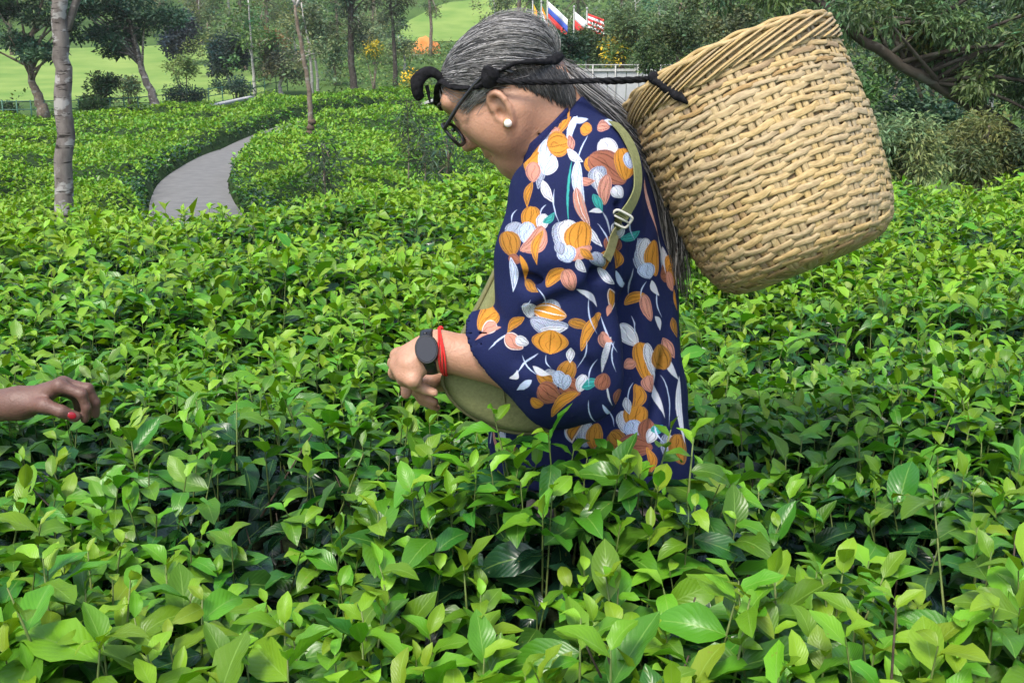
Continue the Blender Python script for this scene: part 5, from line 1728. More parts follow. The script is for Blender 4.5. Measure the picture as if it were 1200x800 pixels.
# hair sweeps a little upwards on its way
lift = 1.012 + .012 * rng.random((len(roots), 1, 1)) + .018 * np.sin(np.pi * tt)[None, :, None] * rng.random((len(roots), 1, 1)) * (rng.random((len(roots), 1, 1)) < .3)
wob = noise3(np.concatenate([D * 5, ], -1).reshape(-1, 3)).reshape(len(roots), 9, 1) * .02
Pp = H(*hc) + ((D * (lift + wob)) * hr) @ HA
front = (roots[:, 0] > .55)
cols = np.where((rng.random(len(roots)) < np.where(front, .30, .0))[:, None], grey(len(roots), .85), grey(len(roots), .20))
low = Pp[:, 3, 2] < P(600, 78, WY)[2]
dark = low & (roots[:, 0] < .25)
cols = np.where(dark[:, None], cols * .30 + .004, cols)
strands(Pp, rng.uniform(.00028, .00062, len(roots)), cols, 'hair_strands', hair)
# short hairs lying on the whole mass, so that no bare patch shows
hv = np.array([q.co[:] for q in hair.data.vertices]); hn = np.array([q.normal[:] for q in hair.data.vertices])
hb = BVHTree.FromPolygons([tuple(v) for v in hv], [tuple(q.vertices) for q in hair.data.polygons])
pick = rng.permutation(len(hv))[:2400]
pick = pick[(hn[pick, 1] < .35)]
Ps = []
for k in pick:
    q = hv[k].copy(); pth = []
    L_ = rng.uniform(.004, .009)
    for st_ in range(6):
        near_ = hb.find_nearest(Vector(q))
        c_, n_ = np.array(near_[0]), np.array(near_[1])
        pth.append(c_ + n_ * (.0008 + .0012 * rng.random()))
        dr = TIE - c_
        if (hv[k] - HC) @ HU < -.03: dr = P(655, 128, WY) - c_
        dr = dr - n_ * (dr @ n_); nd_ = np.linalg.norm(dr)
        if nd_ < .012: dr = np.array([.4, 0, -.9]); nd_ = 1
        q = c_ + dr / nd_ * L_
    Ps.append(pth)
gs = grey(len(Ps), .16)
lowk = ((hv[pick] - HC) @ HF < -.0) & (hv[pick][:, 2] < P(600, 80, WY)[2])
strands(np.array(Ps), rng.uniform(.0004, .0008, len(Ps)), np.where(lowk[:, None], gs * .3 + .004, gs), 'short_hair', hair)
fl = rng.permutation(len(roots))[:150]
Pf = Pp[fl] + (D[fl] * (np.sin(np.pi * tt)[None, :, None] * rng.uniform(.002, .012, (150, 1, 1)))) @ HA
strands(Pf, np.full(150, .00035), grey(150, .6), 'flyaway_hair', hair)
# the tail down the back
def tail(n, pts, spread, light, r=(.00035, .0008), dark=1.0, yo=0.0):
    base = smooth_path(pts, 15)
    t = np.linspace(0, 1, 15)
    sp_ = np.interp(t, np.linspace(0, 1, len(spread)), spread)
    off = rng.normal(0, 1, (n, 1, 3)) * np.array([.6, .75, .5])
    wv = np.stack([noise2(np.broadcast_to(t * 3.5, (n, 15)), rng.random((n, 1)) * 40, k) - .5 for k in (1., 2., 3.)], -1)
    p = base[None] + off * sp_[None, :, None] + wv * (sp_ * 1.4 + .004)[None, :, None]
    ln = rng.uniform(.72, 1.0, n)
    idx = np.clip(t[None] * ln[:, None] * 14, 0, 13.999); i0 = idx.astype(int); fr = (idx - i0)[..., None]
    p = np.take_along_axis(p, i0[..., None], 1) * (1 - fr) + np.take_along_axis(p, np.minimum(i0 + 1, 14)[..., None], 1) * fr
    return p, rng.uniform(*r, n), grey(n, light) * dark
tails = [
    tail(1080, [TIE + np.array([-.02, 0, .004]), P(664, 88, 1.64), P(684, 108, 1.63), P(708, 126, 1.63), P(735, 148, 1.63), P(756, 178, 1.63), P(770, 215, 1.63), P(782, 262, 1.63), P(792, 318, 1.63)], [.006, .011, .0115, .011, .010, .009, .009, .009, .008], .42),
    tail(520, [TIE + np.array([-.02, 0, -.01]), P(662, 98, 1.64), P(680, 120, 1.63), P(706, 136, 1.625), P(738, 158, 1.62), P(763, 195, 1.61), P(777, 240, 1.61), P(788, 290, 1.61), P(796, 345, 1.61)], [.006, .009, .008, .009, .009, .009, .010, .011, .011], .16, dark=.6),
    tail(240, [P(752, 175, 1.61), P(770, 205, 1.60), P(783, 250, 1.60), P(793, 300, 1.60), P(799, 350, 1.60)], [.008, .009, .011, .013, .013], .25, dark=.7),
]
Pt = np.concatenate([q[0] for q in tails]); rt_ = np.concatenate([q[1] for q in tails]); ct = np.concatenate([q[2] for q in tails])
strands(Pt, rt_, ct, 'hair_tail', hair)
# dark hair of the nape below the band, wisps at the temple and the nape
nbv = [hb, BVHTree.FromPolygons([tuple(q.co) for q in person.data.vertices], [tuple(q.vertices) for q in person.data.polygons])]
nn = 900
x = rng.uniform(592, 662, nn)
Pn = []
for k in range(nn):
    x0 = x[k]; y0 = rng.uniform(76, 92)
    y1 = rng.uniform(95, 104) + max(0, (x0 - 596)) * rng.uniform(.10, .55)
    pts = [(x0, y0), (x0 + 8, (y0 + y1) / 2), (x0 + 14, y1)]
    pp = []
    for (a, b) in pts:
        d_ = Vector(P(a, b, 3.0) - CAM).normalized()
        hs = [q_.ray_cast(Vector(CAM), d_) for q_ in nbv]
        hs = [q_ for q_ in hs if q_[0] is not None and q_[3] < 1.9]
        if hs:
            q_ = min(hs, key=lambda v: v[3])
            pp.append(np.array(q_[0]) - np.array(d_) * rng.uniform(.001, .003))
        else:
            pp.append(P(a, b, WY - .05))
    Pn.append(smooth_path(pp, 6))
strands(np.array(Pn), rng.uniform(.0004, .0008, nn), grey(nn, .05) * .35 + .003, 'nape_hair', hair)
nn = 70
Pn = []
for k in range(nn):
    s0 = rng.uniform(0, 1)
    a = H(.045 + s0 * .02, .068 - s0 * .012, -.004 + rng.normal(0, .006)); b_ = H(.005 + rng.normal(0, .006), .0735, -.010 + rng.normal(0, .006)); 
    Pn.append(smooth_path([a, lerp(a, b_, .5) + HL * .004, b_ + HL * .003], 6))
strands(np.array(Pn), rng.uniform(.0003, .0006, nn), grey(nn, .6), 'temple_hair', hair)

# ---------------------------------------------------------------- things she wears
M['black'] = noisy('black_plastic', (.008, .008, .009), (.016, .016, .018), 80, .32, .5)
M['black_cloth'] = noisy('black_cloth', (.006, .006, .007), (.016, .016, .018), 160, .95, .1, .6, .003)
M['glass'] = newmat('clear_glass', .02, .5, (.95, .97, .97))[0]
M['glass'].node_tree.nodes['Principled BSDF'].inputs['Transmission Weight'].default_value = 1.0
M['glass'].node_tree.nodes['Principled BSDF'].inputs['IOR'].default_value = 1.06
M['glass'].node_tree.nodes['Principled BSDF'].inputs['Alpha'].default_value = .22
gl = empty('glasses', H(.10, 0, -.03), 'black framed glasses slipped low on the nose of the bending woman', 'glasses')
go = np.array(gl.location)
for s in (1, -1):
    pts = []
    for a in np.linspace(0, 2 * math.pi, 30, endpoint=False):
        ca, sa = math.cos(a), math.sin(a)
        rx = .0265 * np.sign(ca) * abs(ca) ** .75; rz_ = .0195 * np.sign(sa) * abs(sa) ** .75
        pts.append(H(.1000 - .004 * abs(rx) / .026, (.036 + rx) * s, -.021 + rz_))
    pts = np.array(pts)
    rim = mk('rim', *[q if k else q - go for k, q in enumerate(tube(pts, .0027, 7, closed=True))], M['black'], gl)
    cen = pts.mean(0)
    mk('lens', np.concatenate([pts, [cen + HF * .002]]) - go, np.array([[k, (k + 1) % 30, 30] for k in range(30)]), M['glass'], rim)
    tp = smooth_path([H(.0960, .0625 * s, -.011), H(.088, .0695 * s, -.010), H(.05, .0755 * s, .000), H(.005, .0785 * s, .006), H(-.022, .080 * s, -.002), H(-.034, .080 * s, -.018)], 16)
    V, Fs = tube(tp, .0029, 8)
    mk('temple', V - go, Fs, M['black'], gl)
V, Fs = tube(smooth_path([H(.1000, .011, -.015), H(.105, 0, -.011), H(.1000, -.011, -.015)], 8), .0022, 7)
mk('bridge', V - go, Fs, M['black'], gl)
# ear stud
M['pearl'] = newmat('pearl', .18, .6, (.75, .70, .62))[0]
M['gold'] = newmat('gold', .3, .5, (.75, .45, .12))[0]
M['gold'].node_tree.nodes['Principled BSDF'].inputs['Metallic'].default_value = .9
e0 = H(.0150, .0805, -.0655)
o = mk('earring', *ball((0, 0, 0), .0058, 14, 10), M['pearl'])
o.location = e0
mk('setting', *tube([(0, .0058, 0), (0, .001, 0)], .0068, 14), M['gold'], o)
thing(o, 'round pearl ear stud in the lobe of the near ear', 'earring')
# necklace
pts = []
for a in np.linspace(0, 2 * math.pi, 60, endpoint=False):
    f = .5 - .5 * math.cos(a)
    pts.append(P(lerp(664, 606, f), lerp(124, 190, f) + 7 * math.sin(math.pi * f), WY) + np.array([0, -math.sin(a) * lerp(.070, .066, f), 0]))
V, Fs = tube(np.array(pts), .0030 + .0008 * np.cos(np.arange(60) * math.pi), 8, closed=True)
o = mk('necklace', V, Fs, M['gold'])
thing(o, 'thin golden neck chain showing above the tunic collar', 'necklace')
# watch
wa = lerp(WRn, hw, .55); ax = hw - WRn; ax /= np.linalg.norm(ax)
up_ = np.array([0, -.93, .36]); up_ -= ax * (up_ @ ax); up_ /= np.linalg.norm(up_)
sd = np.cross(ax, up_)
wt = empty('wristwatch', wa, 'round black smart watch on the wrist of the plucking hand', 'watch')
def ringpts(c, rx, rz_, n=40):
    return np.array([c + up_ * rz_ * math.cos(a) + sd * rx * math.sin(a) for a in np.linspace(0, 2 * math.pi, n, endpoint=False)])
V, Fs = tube(ringpts(np.zeros(3), .0300, .0300), .009, 8, closed=True, flat=.22, ref=ax)
mk('strap', V, Fs, M['black_cloth'] if False else M['black'], wt)
c = up_ * .0300
V, Fs = tube(np.array([c - up_ * .003, c + up_ * .0055, c + up_ * .0075]), [.0205, .0205, .0190], 28)
sq = lambda v: v - np.outer((v - c) @ ax, ax) * .22
V = sq(V)
cs = mk('case', V, Fs, M['black'], wt, smooth=False)
M['screen'] = newmat('watch_glass', .06, .6, (.004, .004, .005))[0]
V, Fs = tube(np.array([c + up_ * .0075, c + up_ * .0084]), [.0178, .0172], 28)
V = sq(V)
mk('screen', V, Fs, M['screen'], cs, smooth=False)
V, Fs = tube(np.array([c + sd * .020, c + sd * .0235]), [.0028, .0028], 8)
mk('crown', V, Fs, M['black'], cs)
# thread bracelet
M['red'] = noisy('red_thread', (.42, .018, .016), (.60, .035, .03), 300, .85, .2, .6, .001)
pa = lerp(WRn, mid, .075); ax2 = mid - WRn; ax2 /= np.linalg.norm(ax2)
o = empty('bracelet', pa, 'red thread bracelet tied round the wrist behind the black watch', 'bracelet')
for k in range(3):
    c = ax2 * (k * .0026 - .003)
    q = []
    for a in np.linspace(0, 2 * math.pi, 40, endpoint=False):
        q.append(c + up_ * .0325 * math.cos(a) + sd * .0325 * math.sin(a) + ax2 * .002 * math.sin(a * 2 + k))
    mk('thread', *tube(np.array(q), .0015, 6, closed=True), M['red'], o)
mk('knot', *ball(sd * .033 - up_ * .004, .004, 8, 6), M['red'], o)

# ---------------------------------------------------------------- olive bag and its strap
M['canvas'] = noisy('olive_canvas', (.125, .135, .055), (.18, .188, .080), 260, .8, .25, .3, .001)
M['canvas_dark'] = noisy('olive_piping', (.115, .110, .045), (.165, .158, .07), 200, .7, .3, .3, .001)
outl = np.array([(606, 268), (592, 290), (574, 326), (556, 362), (536, 400), (520, 432), (521, 447), (534, 466), (556, 483), (588, 497), (622, 501), (648, 495), (662, 478), (666, 430), (660, 370), (644, 310), (622, 275)], float)
ol = smooth_path(np.concatenate([outl, outl[:1]]), 64)[:-1]
ctr2 = np.array([600., 410.])
layers = [(1.478, .80), (1.484, .90), (1.497, .97), (1.520, 1.0), (1.565, 1.0), (1.585, .95), (1.592, .82)]
V = [P(600, 410, 1.474)[None]]
for Yl, s in layers:
    q = ctr2 + (ol - ctr2) * s
    pts = P(q[:, 0], q[:, 1], 1.53); pts[:, 1] = Yl
    V.append(pts)
V.append(P(600, 410, 1.594)[None]); V[-1][:, 1] = 1.594; V[0][:, 1] = 1.474
V = np.concatenate(V)
n = len(ol)
Q = [[1 + k * n + j, 1 + k * n + (j + 1) % n, 1 + (k + 1) * n + (j + 1) % n, 1 + (k + 1) * n + j] for k in range(len(layers) - 1) for j in range(n)]
T = [[0, 1 + (j + 1) % n, 1 + j] for j in range(n)] + [[len(V) - 1, 1 + (len(layers) - 1) * n + j, 1 + (len(layers) - 1) * n + (j + 1) % n] for j in range(n)]
V[:, 1] += (noise3(V * 16) - .5) * .014
bag = empty('sling_bag', P(600, 500, 1.53), 'olive green sling bag hanging at the front of the navy tunic, under the plucking arm', 'bag')
bo = np.array(bag.location)
body_ = mk('body', V - bo, [np.array(Q), np.array(T)], M['canvas'], bag)
ss = body_.modifiers.new('sub', 'SUBSURF'); ss.levels = ss.render_levels = 1
q = ctr2 + (ol - ctr2) * .985
pp = P(q[:, 0], q[:, 1], 1.53); pp[:, 1] = 1.500 + (noise3(pp * 16) - .5) * .01
mk('piping', *[a if k else a - bo for k, a in enumerate(tube(pp, .0026, 7, closed=True))], M['canvas_dark'], bag)
sp_ = smooth_path([P(594, 440, 1.475), P(590, 458, 1.474), P(596, 482, 1.484), P(604, 496, 1.497)], 10); sp_[:, 1] -= .001
mk('seam', *[a if k else a - bo for k, a in enumerate(tube(sp_, .0013, 6))], M['canvas_dark'], bag)
M['zip'] = newmat('zip_dark', .5, .4, (.03, .03, .022))[0]
zp = np.array([P(x, y, 1.4795) for x, y in ((556, 372), (578, 372), (606, 374), (632, 380))])
mk('zip', *[a if k else a - bo for k, a in enumerate(tube(smooth_path(zp, 12), .0032, 6))], M['zip'], bag)
def ribbon(pix, wd, bvh_, lift=.004, th=.0018, n=40):
    sp2 = smooth_path(pix, n)
    pts, nr = [], []
    for a, b in sp2:
        d = Vector(P(a, b, 3.0) - CAM).normalized()
        h = bvh_.ray_cast(Vector(CAM), d)
        if h[0] is None: continue
        nn_ = h[1] if h[1].dot(d) < 0 else -h[1]
        pts.append(np.array(h[0])); nr.append(np.array(nn_))
    pts = np.array(pts); nr = np.array(nr)
    ker = np.array([1, 2, 3, 2, 1.]) / 9
    for arr in (pts, nr):
        pad = np.concatenate([arr[:1]] * 2 + [arr] + [arr[-1:]] * 2)
        for c in range(3): arr[:, c] = np.convolve(pad[:, c], ker, 'valid')
    nr /= np.linalg.norm(nr, axis=1)[:, None]
    t = np.gradient(pts, axis=0); t /= np.linalg.norm(t, axis=1)[:, None]
    sd_ = np.cross(t, nr)
    p0 = pts + nr * lift
    V = np.stack([p0 - sd_ * wd, p0 + sd_ * wd, p0 + sd_ * wd + nr * th, p0 - sd_ * wd + nr * th], 1).reshape(-1, 3)
    m = len(pts)
    i = np.arange(m - 1)[:, None] * 4; j = np.arange(4)[None]
    F = np.stack([i + j, i + j + 4, i + (j + 1) % 4 + 4, i + (j + 1) % 4], -1).reshape(-1, 4)
    return V, [F, np.array([[0, 1, 2, 3], [4 * m - 1, 4 * m - 2, 4 * m - 3, 4 * m - 4]])], pts, nr, t, sd_
V, Fs, pts, nr, t_, sd_ = ribbon([(716, 146), (729, 160), (740, 182), (744, 205), (742, 226), (733, 244), (726, 254)], .0092, tree_bvh)
st = mk('strap', V - bo, Fs, M['canvas'], bag, smooth=False)
V, Fs, p2, n2, t2, s2 = ribbon([(726, 252), (721, 264), (717, 278), (713, 292), (708, 304)], .0075, tree_bvh, .003)
mk('strap', V - bo, Fs, M['canvas_dark'], bag, smooth=False)
M['buckle'] = newmat('grey_buckle', .35, .5, (.42, .41, .36))[0]
bc, bn, bt, bs = pts[-2] + nr[-2] * .0085, nr[-2], t_[-2], sd_[-2]
q = np.array([bc + bs * .0135 * np.sign(math.cos(a)) * abs(math.cos(a)) ** .4 + bt * .0098 * np.sign(math.sin(a)) * abs(math.sin(a)) ** .4 for a in np.linspace(0, 2 * math.pi, 28, endpoint=False)])
mk('buckle', *[a if k else a - bo for k, a in enumerate(tube(q, .0018, 7, closed=True))], M['buckle'], bag)
mk('buckle_bar', *[a if k else a - bo for k, a in enumerate(tube([bc - bs * .0135, bc + bs * .0135], .0016, 6))], M['buckle'], bag)
fs = smooth_path([P(612, 205, 1.56), P(607, 222, 1.535), P(598, 250, 1.53), P(593, 276, 1.53), P(594, 296, 1.53)], 16)
V, Fs = tube(fs, .011, 8, flat=.25, ref=np.array([-.5, -.8, 0]))
mk('strap', V - bo, Fs, M['canvas'], bag)
# ---------------------------------------------------------------- woven basket
def bamboo_mat(name, c1, c2, c3):
    m, nt, b = newmat(name, .5, .35)
    uv = nt.nodes.new('ShaderNodeUVMap')
    oi = nt.nodes.new('ShaderNodeObjectInfo')
    mp = nt.nodes.new('ShaderNodeMapping'); mp.inputs['Scale'].default_value = (14, 5, 1)
    nt.links.new(uv.outputs[0], mp.inputs[0])
    cb = nt.nodes.new('ShaderNodeCombineXYZ')
    nt.links.new(math_(nt, 'MULTIPLY', oi.outputs['Random'], 57.0), cb.inputs[2])
    nt.links.new(cb.outputs[0], mp.inputs['Location'])
    def nz(scale, detail, sx, sy):
        mm = nt.nodes.new('ShaderNodeMapping'); mm.inputs['Scale'].default_value = (sx, sy, 1)
        nt.links.new(uv.outputs[0], mm.inputs[0]); nt.links.new(cb.outputs[0], mm.inputs['Location'])
        q = nt.nodes.new('ShaderNodeTexNoise'); q.inputs['Scale'].default_value = scale; q.inputs['Detail'].default_value = detail
        nt.links.new(mm.outputs[0], q.inputs[0]); return q.outputs[0]
    streak = nz(1, 5, 26, 9)
    fib = nz(1, 3, 40, 60)
    blot = nz(1, 4, 7, 1.2)
    c = ramp(nt, streak, [(.30, c1), (.52, c2), (.72, c3)])
    c = mix(nt, math_(nt, 'MULTIPLY', fib, .55), c, tuple(q * .45 for q in c1))
    c = mix(nt, ramp(nt, blot, [(.58, (0, 0, 0)), (.72, (.4, .4, .4))]), c, (.17, .10, .042))
    hs = nt.nodes.new('ShaderNodeHueSaturation')
    nt.links.new(math_(nt, 'MULTIPLY_ADD', oi.outputs['Random'], .22, .90), hs.inputs['Value'])
    nt.links.new(math_(nt, 'MULTIPLY_ADD', oi.outputs['Random'], .25, .85), hs.inputs['Saturation'])
    nt.links.new(c, hs.inputs['Color'])
    nt.links.new(hs.outputs[0], b.inputs['Base Color'])
    bump(nt, b, math_(nt, 'ADD', fib, streak), .5, .0015)
    return m
M['bamboo'] = bamboo_mat('bamboo_strip', (.32, .225, .100), (.47, .345, .165), (.59, .46, .245))
M['bamboo_old'] = bamboo_mat('old_bamboo', (.22, .14, .060), (.33, .22, .10), (.44, .32, .155))
BY = 1.66
rc = P(848, 80, BY)
tl_ = R(17)
AX = np.array([-.398 * math.cos(tl_), math.sin(tl_), .917 * math.cos(tl_)]); AX /= np.linalg.norm(AX)   # towards the mouth
BXd = np.cross(np.array([0, 1., 0]), AX); BXd /= np.linalg.norm(BXd)
if BXd[0] < 0: BXd = -BXd
BYd = np.cross(AX, BXd)
if BYd[1] > 0: BYd = -BYd                # towards the viewer
bk = empty('basket', rc, 'tall woven bamboo basket hung on the back of the woman by a black head strap', 'basket')
prof_s = np.array([0, .02, .08, .16, .24, .285, .315, .332, .338, .339]) * .935
prof_r = np.array([.163, .164, .167, .165, .156, .147, .134, .114, .082, .0]) * .945
pl_ = np.concatenate([[0], np.cumsum(np.hypot(np.diff(prof_s), np.diff(prof_r)))])
def prof(l):
    return np.interp(l, pl_, prof_s), np.interp(l, pl_, prof_r)
NST = 28
TH = np.linspace(0, 2 * math.pi, NST * 7, endpoint=False)
def loc(th, s, r):
    return r[..., None] * (np.cos(th)[..., None] * BXd + np.sin(th)[..., None] * BYd) - s[..., None] * AX
oval = lambda th: 1 + .020 * np.cos(2 * th + .6) + .010 * np.cos(3 * th)
def weaver(l, h, thick, ph, amp, name, mat, seed, parent=bk, tilt=0.0):
    r_ = np.random.default_rng(seed)
    n = len(TH)
    def loopnoise(k, a):
        out = 0
        for q in range(1, k + 1):
            out = out + r_.normal(0, 1) * np.cos(q * TH) + r_.normal(0, 1) * np.sin(q * TH)
        return out * a / math.sqrt(k)
    ll = l + loopnoise(5, .0011) + loopnoise(22, .0009) + tilt * np.sin(TH * NST / 2 + ph)
    hh_ = h * (1 + loopnoise(9, .10) + loopnoise(30, .08))
    wv = np.sin(TH * NST / 2 + ph)
    wv = np.clip(wv * 1.5 + .55, -1, 1)
    rad_off = amp * wv + loopnoise(12, .0006)
    slant = np.mod(TH * NST / 2 + ph, 2 * math.pi) / (2 * math.pi) - .5
    ll = ll - .0030 * np.where(np.abs(slant) < .42, slant, np.sign(slant) * (.5 - np.abs(slant)) * 5.25)
    prof_cs = [(-.5, -.1), (-.42, .55), (0, .80), (.42, .55), (.5, -.1), (.36, -.6), (-.36, -.6)]
    V, U = [], []
    for k, (a, b_) in enumerate(prof_cs):
        s, r = prof(np.clip(ll + a * hh_, 0, pl_[-1]))
        V.append(loc(TH, s, (r + rad_off + b_ * thick) * oval(TH)))
        U.append(np.stack([TH / (2 * math.pi) * 3, np.full(n, k / 7)], -1))
    m = len(prof_cs)
    V = np.stack(V, 1).reshape(-1, 3); U = np.stack(U, 1).reshape(-1, 2)
    i = np.arange(n)[:, None] * m; j = np.arange(m)[None]
    i2 = (i + m) % (n * m)
    F = np.stack([i + j, i2 + j, i2 + (j + 1) % m, i + (j + 1) % m], -1).reshape(-1, 4)
    mk(name, V, F, mat, parent, uv=U)
l = .006; row = 0
total = pl_[-1]
while l < total - .03:
    s_here, r_here = prof(l)
    if row < 11:
        h = rng.uniform(.0052, .0078)
    elif s_here < .30:
        h = rng.uniform(.0064, .0092)
    else:
        h = rng.uniform(.009, .012)
    amp = .0020 if row > 10 else .0019
    weaver(l + h / 2, h * 1.12, .0012, math.pi * (row % 2) + rng.normal(0, .12), amp, 'weaver', M['bamboo'] if (s_here < .318 and rng.random() > .05) else M['bamboo_old'], 100 + row)
    l += h * .97
    row += 1
# the upright stakes
for k in range(NST):
    th = 2 * math.pi * k / NST + .5 * 2 * math.pi / NST
    for dth in (-.036, .036):
        ll = np.linspace(.0, total * .985, 40)
        s, r = prof(ll)
        thv = np.full(40, th + dth)
        pts = loc(thv, s, (r - .0002) * oval(thv))
        V, Fs = tube(pts, .0052, 6, flat=.28, ref=np.broadcast_to(-math.sin(th) * BXd + math.cos(th) * BYd, pts.shape))
        nv = len(V)
        U = np.stack([np.repeat(np.linspace(0, 3, 40), 6), np.tile(np.linspace(0, 1, 6), 40)], -1)
        mk('stake', V, Fs, M['bamboo'] if k % 9 else M['bamboo_old'], bk, uv=U)
# rim: lashed strips running on the slant
for k, (ro, lo_, tw) in enumerate(((.0040, .003, 0), (-.0040, .004, 2), (.0015, -.0015, 4))):
    s, r = prof(np.full(len(TH), max(0, lo_)))
    s = np.full(len(TH), lo_) + .0016 * np.sin(TH * 17 + tw)
    pts = loc(TH, s, (r + ro + .001 * np.sin(TH * 23 + tw)) * oval(TH))
    V, Fs = tube(pts, .0046 if k < 2 else .0036, 7, closed=True, flat=.8)
    U = np.stack([np.repeat(TH / 2.1, 7), np.tile(np.linspace(0, 1, 7), len(TH))], -1)
    mk('rim', V, Fs, M['bamboo'], bk, uv=U)
for k in range(46):
    th0 = 2 * math.pi * k / 46
    tt = np.linspace(0, 1, 12)
    thv = th0 + tt * .85 + rng.normal(0, .008)
    lv = .001 + tt * .036 + rng.normal(0, .002)
    s, r = prof(lv)
    pts = loc(thv, s, (r + .0046 + .0022 * np.sin(tt * math.pi)) * oval(thv))
    V, Fs = tube(pts, np.interp(tt, [0, .1, .9, 1], [.0024, .0030, .0028, .001]), 6, flat=.5)
    U = np.stack([np.repeat(tt * .8, 6), np.tile(np.linspace(0, 1, 6), 12)], -1)
    mk('lashing', V, Fs, M['bamboo'], bk, uv=U)
# inner face of the wall
ls_ = np.linspace(.004, total * .97, 30)
s, r = prof(ls_)
th = np.linspace(0, 2 * math.pi, 56, endpoint=False)
V = np.concatenate([loc(th, np.full(56, a), (b_ - .0042) * oval(th)) for a, b_ in zip(s, r)])
i = np.arange(29)[:, None] * 56; j = np.arange(56)[None]
mk('inner_wall', V, np.stack([i + j, i + (j + 1) % 56, i + (j + 1) % 56 + 56, i + j + 56], -1).reshape(-1, 4), M['bamboo_old'], bk, uv=np.stack([np.tile(th / 2, 30), np.repeat(np.linspace(0, 8, 30), 56)], -1))
# bottom
s, r = prof(np.linspace(total - .13, total, 10))
th = np.linspace(0, 2 * math.pi, 40, endpoint=False)
V = np.concatenate([loc(th, np.full(40, a - .004), np.full(40, max(b_ - .003, .001))) for a, b_ in zip(s, r)])
i = np.arange(9)[:, None] * 40; j = np.arange(40)[None]
F = np.stack([i + j, i + (j + 1) % 40, i + (j + 1) % 40 + 40, i + j + 40], -1).reshape(-1, 4)
mk('bottom', V, F, M['bamboo_old'], bk, uv=np.stack([np.tile(th, 10), np.repeat(np.linspace(0, 1, 10), 40)], -1))

# ---------------------------------------------------------------- head strap of the basket
def rope_geo(path, r, n=80, twist=True):
    """laid rope: three strands round each other"""
    p = smooth_path(path, n)
    t = np.gradient(p, axis=0); t /= np.linalg.norm(t, axis=1)[:, None]
    u = np.cross(t, np.array([.1, 1, .2])); u /= np.linalg.norm(u, axis=1)[:, None]
    w = np.cross(t, u)
    L = np.concatenate([[0], np.cumsum(np.linalg.norm(np.diff(p, axis=0), axis=1))])
    out = []
    for k in range(3):
        a = L / (r * 5.5) * 2 * math.pi / 2 + k * 2.094
        q = p + (np.cos(a)[:, None] * u + np.sin(a)[:, None] * w) * r * .5
        out.append(tube(q, r * .62, 6))
    return out
bko = np.array(bk.location)
strap = MB()
# band over the brow: crosses the forehead below the hairline and runs round both sides
sidep = lambda f, l, u: H(f, l, u)
band = [P(576, 92, WY - .078), P(556, 100, WY - .066), P(538, 102, WY - .045), P(522, 96, WY - .020), H(.098, .0, .035), H(.085, -.045, .036), H(.04, -.078, .032), H(-.02, -.090, .022)]
bp = smooth_path(band, 40)
bv = [BVHTree.FromPolygons([tuple(q.co) for q in o_.data.vertices], [tuple(p_.vertices) for p_ in o_.data.polygons]) for o_ in (hair, person)]
for k in range(40):       # lay the band on the head
    c_ = []
    for t_ in bv:
        q = t_.find_nearest(Vector(bp[k]))
        if q[0] is not None: c_.append(q)
    q = min(c_, key=lambda v: v[3])
    inside = (Vector(bp[k]) - q[0]).dot(q[1]) < 0
    if q[3] < .05:
        bp[k] = np.array(q[0] + q[1] * .0045)
bp[1:-1] = (bp[:-2] + 2 * bp[1:-1] + bp[2:]) / 4
V, Fs = tube(bp, np.interp(np.linspace(0, 1, 40), [0, .2, .5, 1], [.006, .0075, .008, .006]), 10, flat=.55)
V = V + (noise3(V * 90) - .5)[:, None] * .004
strap.add(V, Fs)
# loose bunched end before the brow
lump = smooth_path([P(522, 96, WY - .018), P(512, 89, WY - .022), P(502, 86, WY - .024), P(493, 90, WY - .026), P(488, 99, WY - .026), P(490, 110, WY - .022), P(497, 112, WY - .016)], 22)
V, Fs = tube(lump, np.interp(np.linspace(0, 1, 22), [0, .3, .6, .85, 1], [.0075, .0085, .0105, .009, .003]), 10)
V = V + (noise3(V * 70) - .5)[:, None] * .007
strap.add(V, Fs)
V, Fs = tube(smooth_path([P(500, 100, WY - .02), P(502, 110, WY - .02), P(504, 120, WY - .02)], 8), [.003, .0032, .003, .0028, .0026, .0022, .002, .0012], 6)
strap.add(V, Fs)
kn_ = ball((0, 0, 0), (.0135, .011, .0165), 16, 12)
V = kn_[0] + P(574, 90, WY - .084); V = V + (noise3(V * 80) - .5)[:, None] * .008
strap.add(V, kn_[1])
hs_ = strap
hs_.V = [v - bko for v in hs_.V]
hs_.build('head_strap', M['black_cloth'], bk)
for pth in ([P(574, 94, WY - .084), P(610, 96.5, WY - .092), P(660, 96, WY - .078), P(768, 92, WY - .085)],
            [H(-.02, -.084, .016), P(690, 95, WY + .06), P(775, 93, BY + .10)]):
    mb = MB()
    for V, Fs in rope_geo(pth, .0038, 90):
        mb.add(V - bko, Fs)
    mb.build('rope', M['black_cloth'], bk)
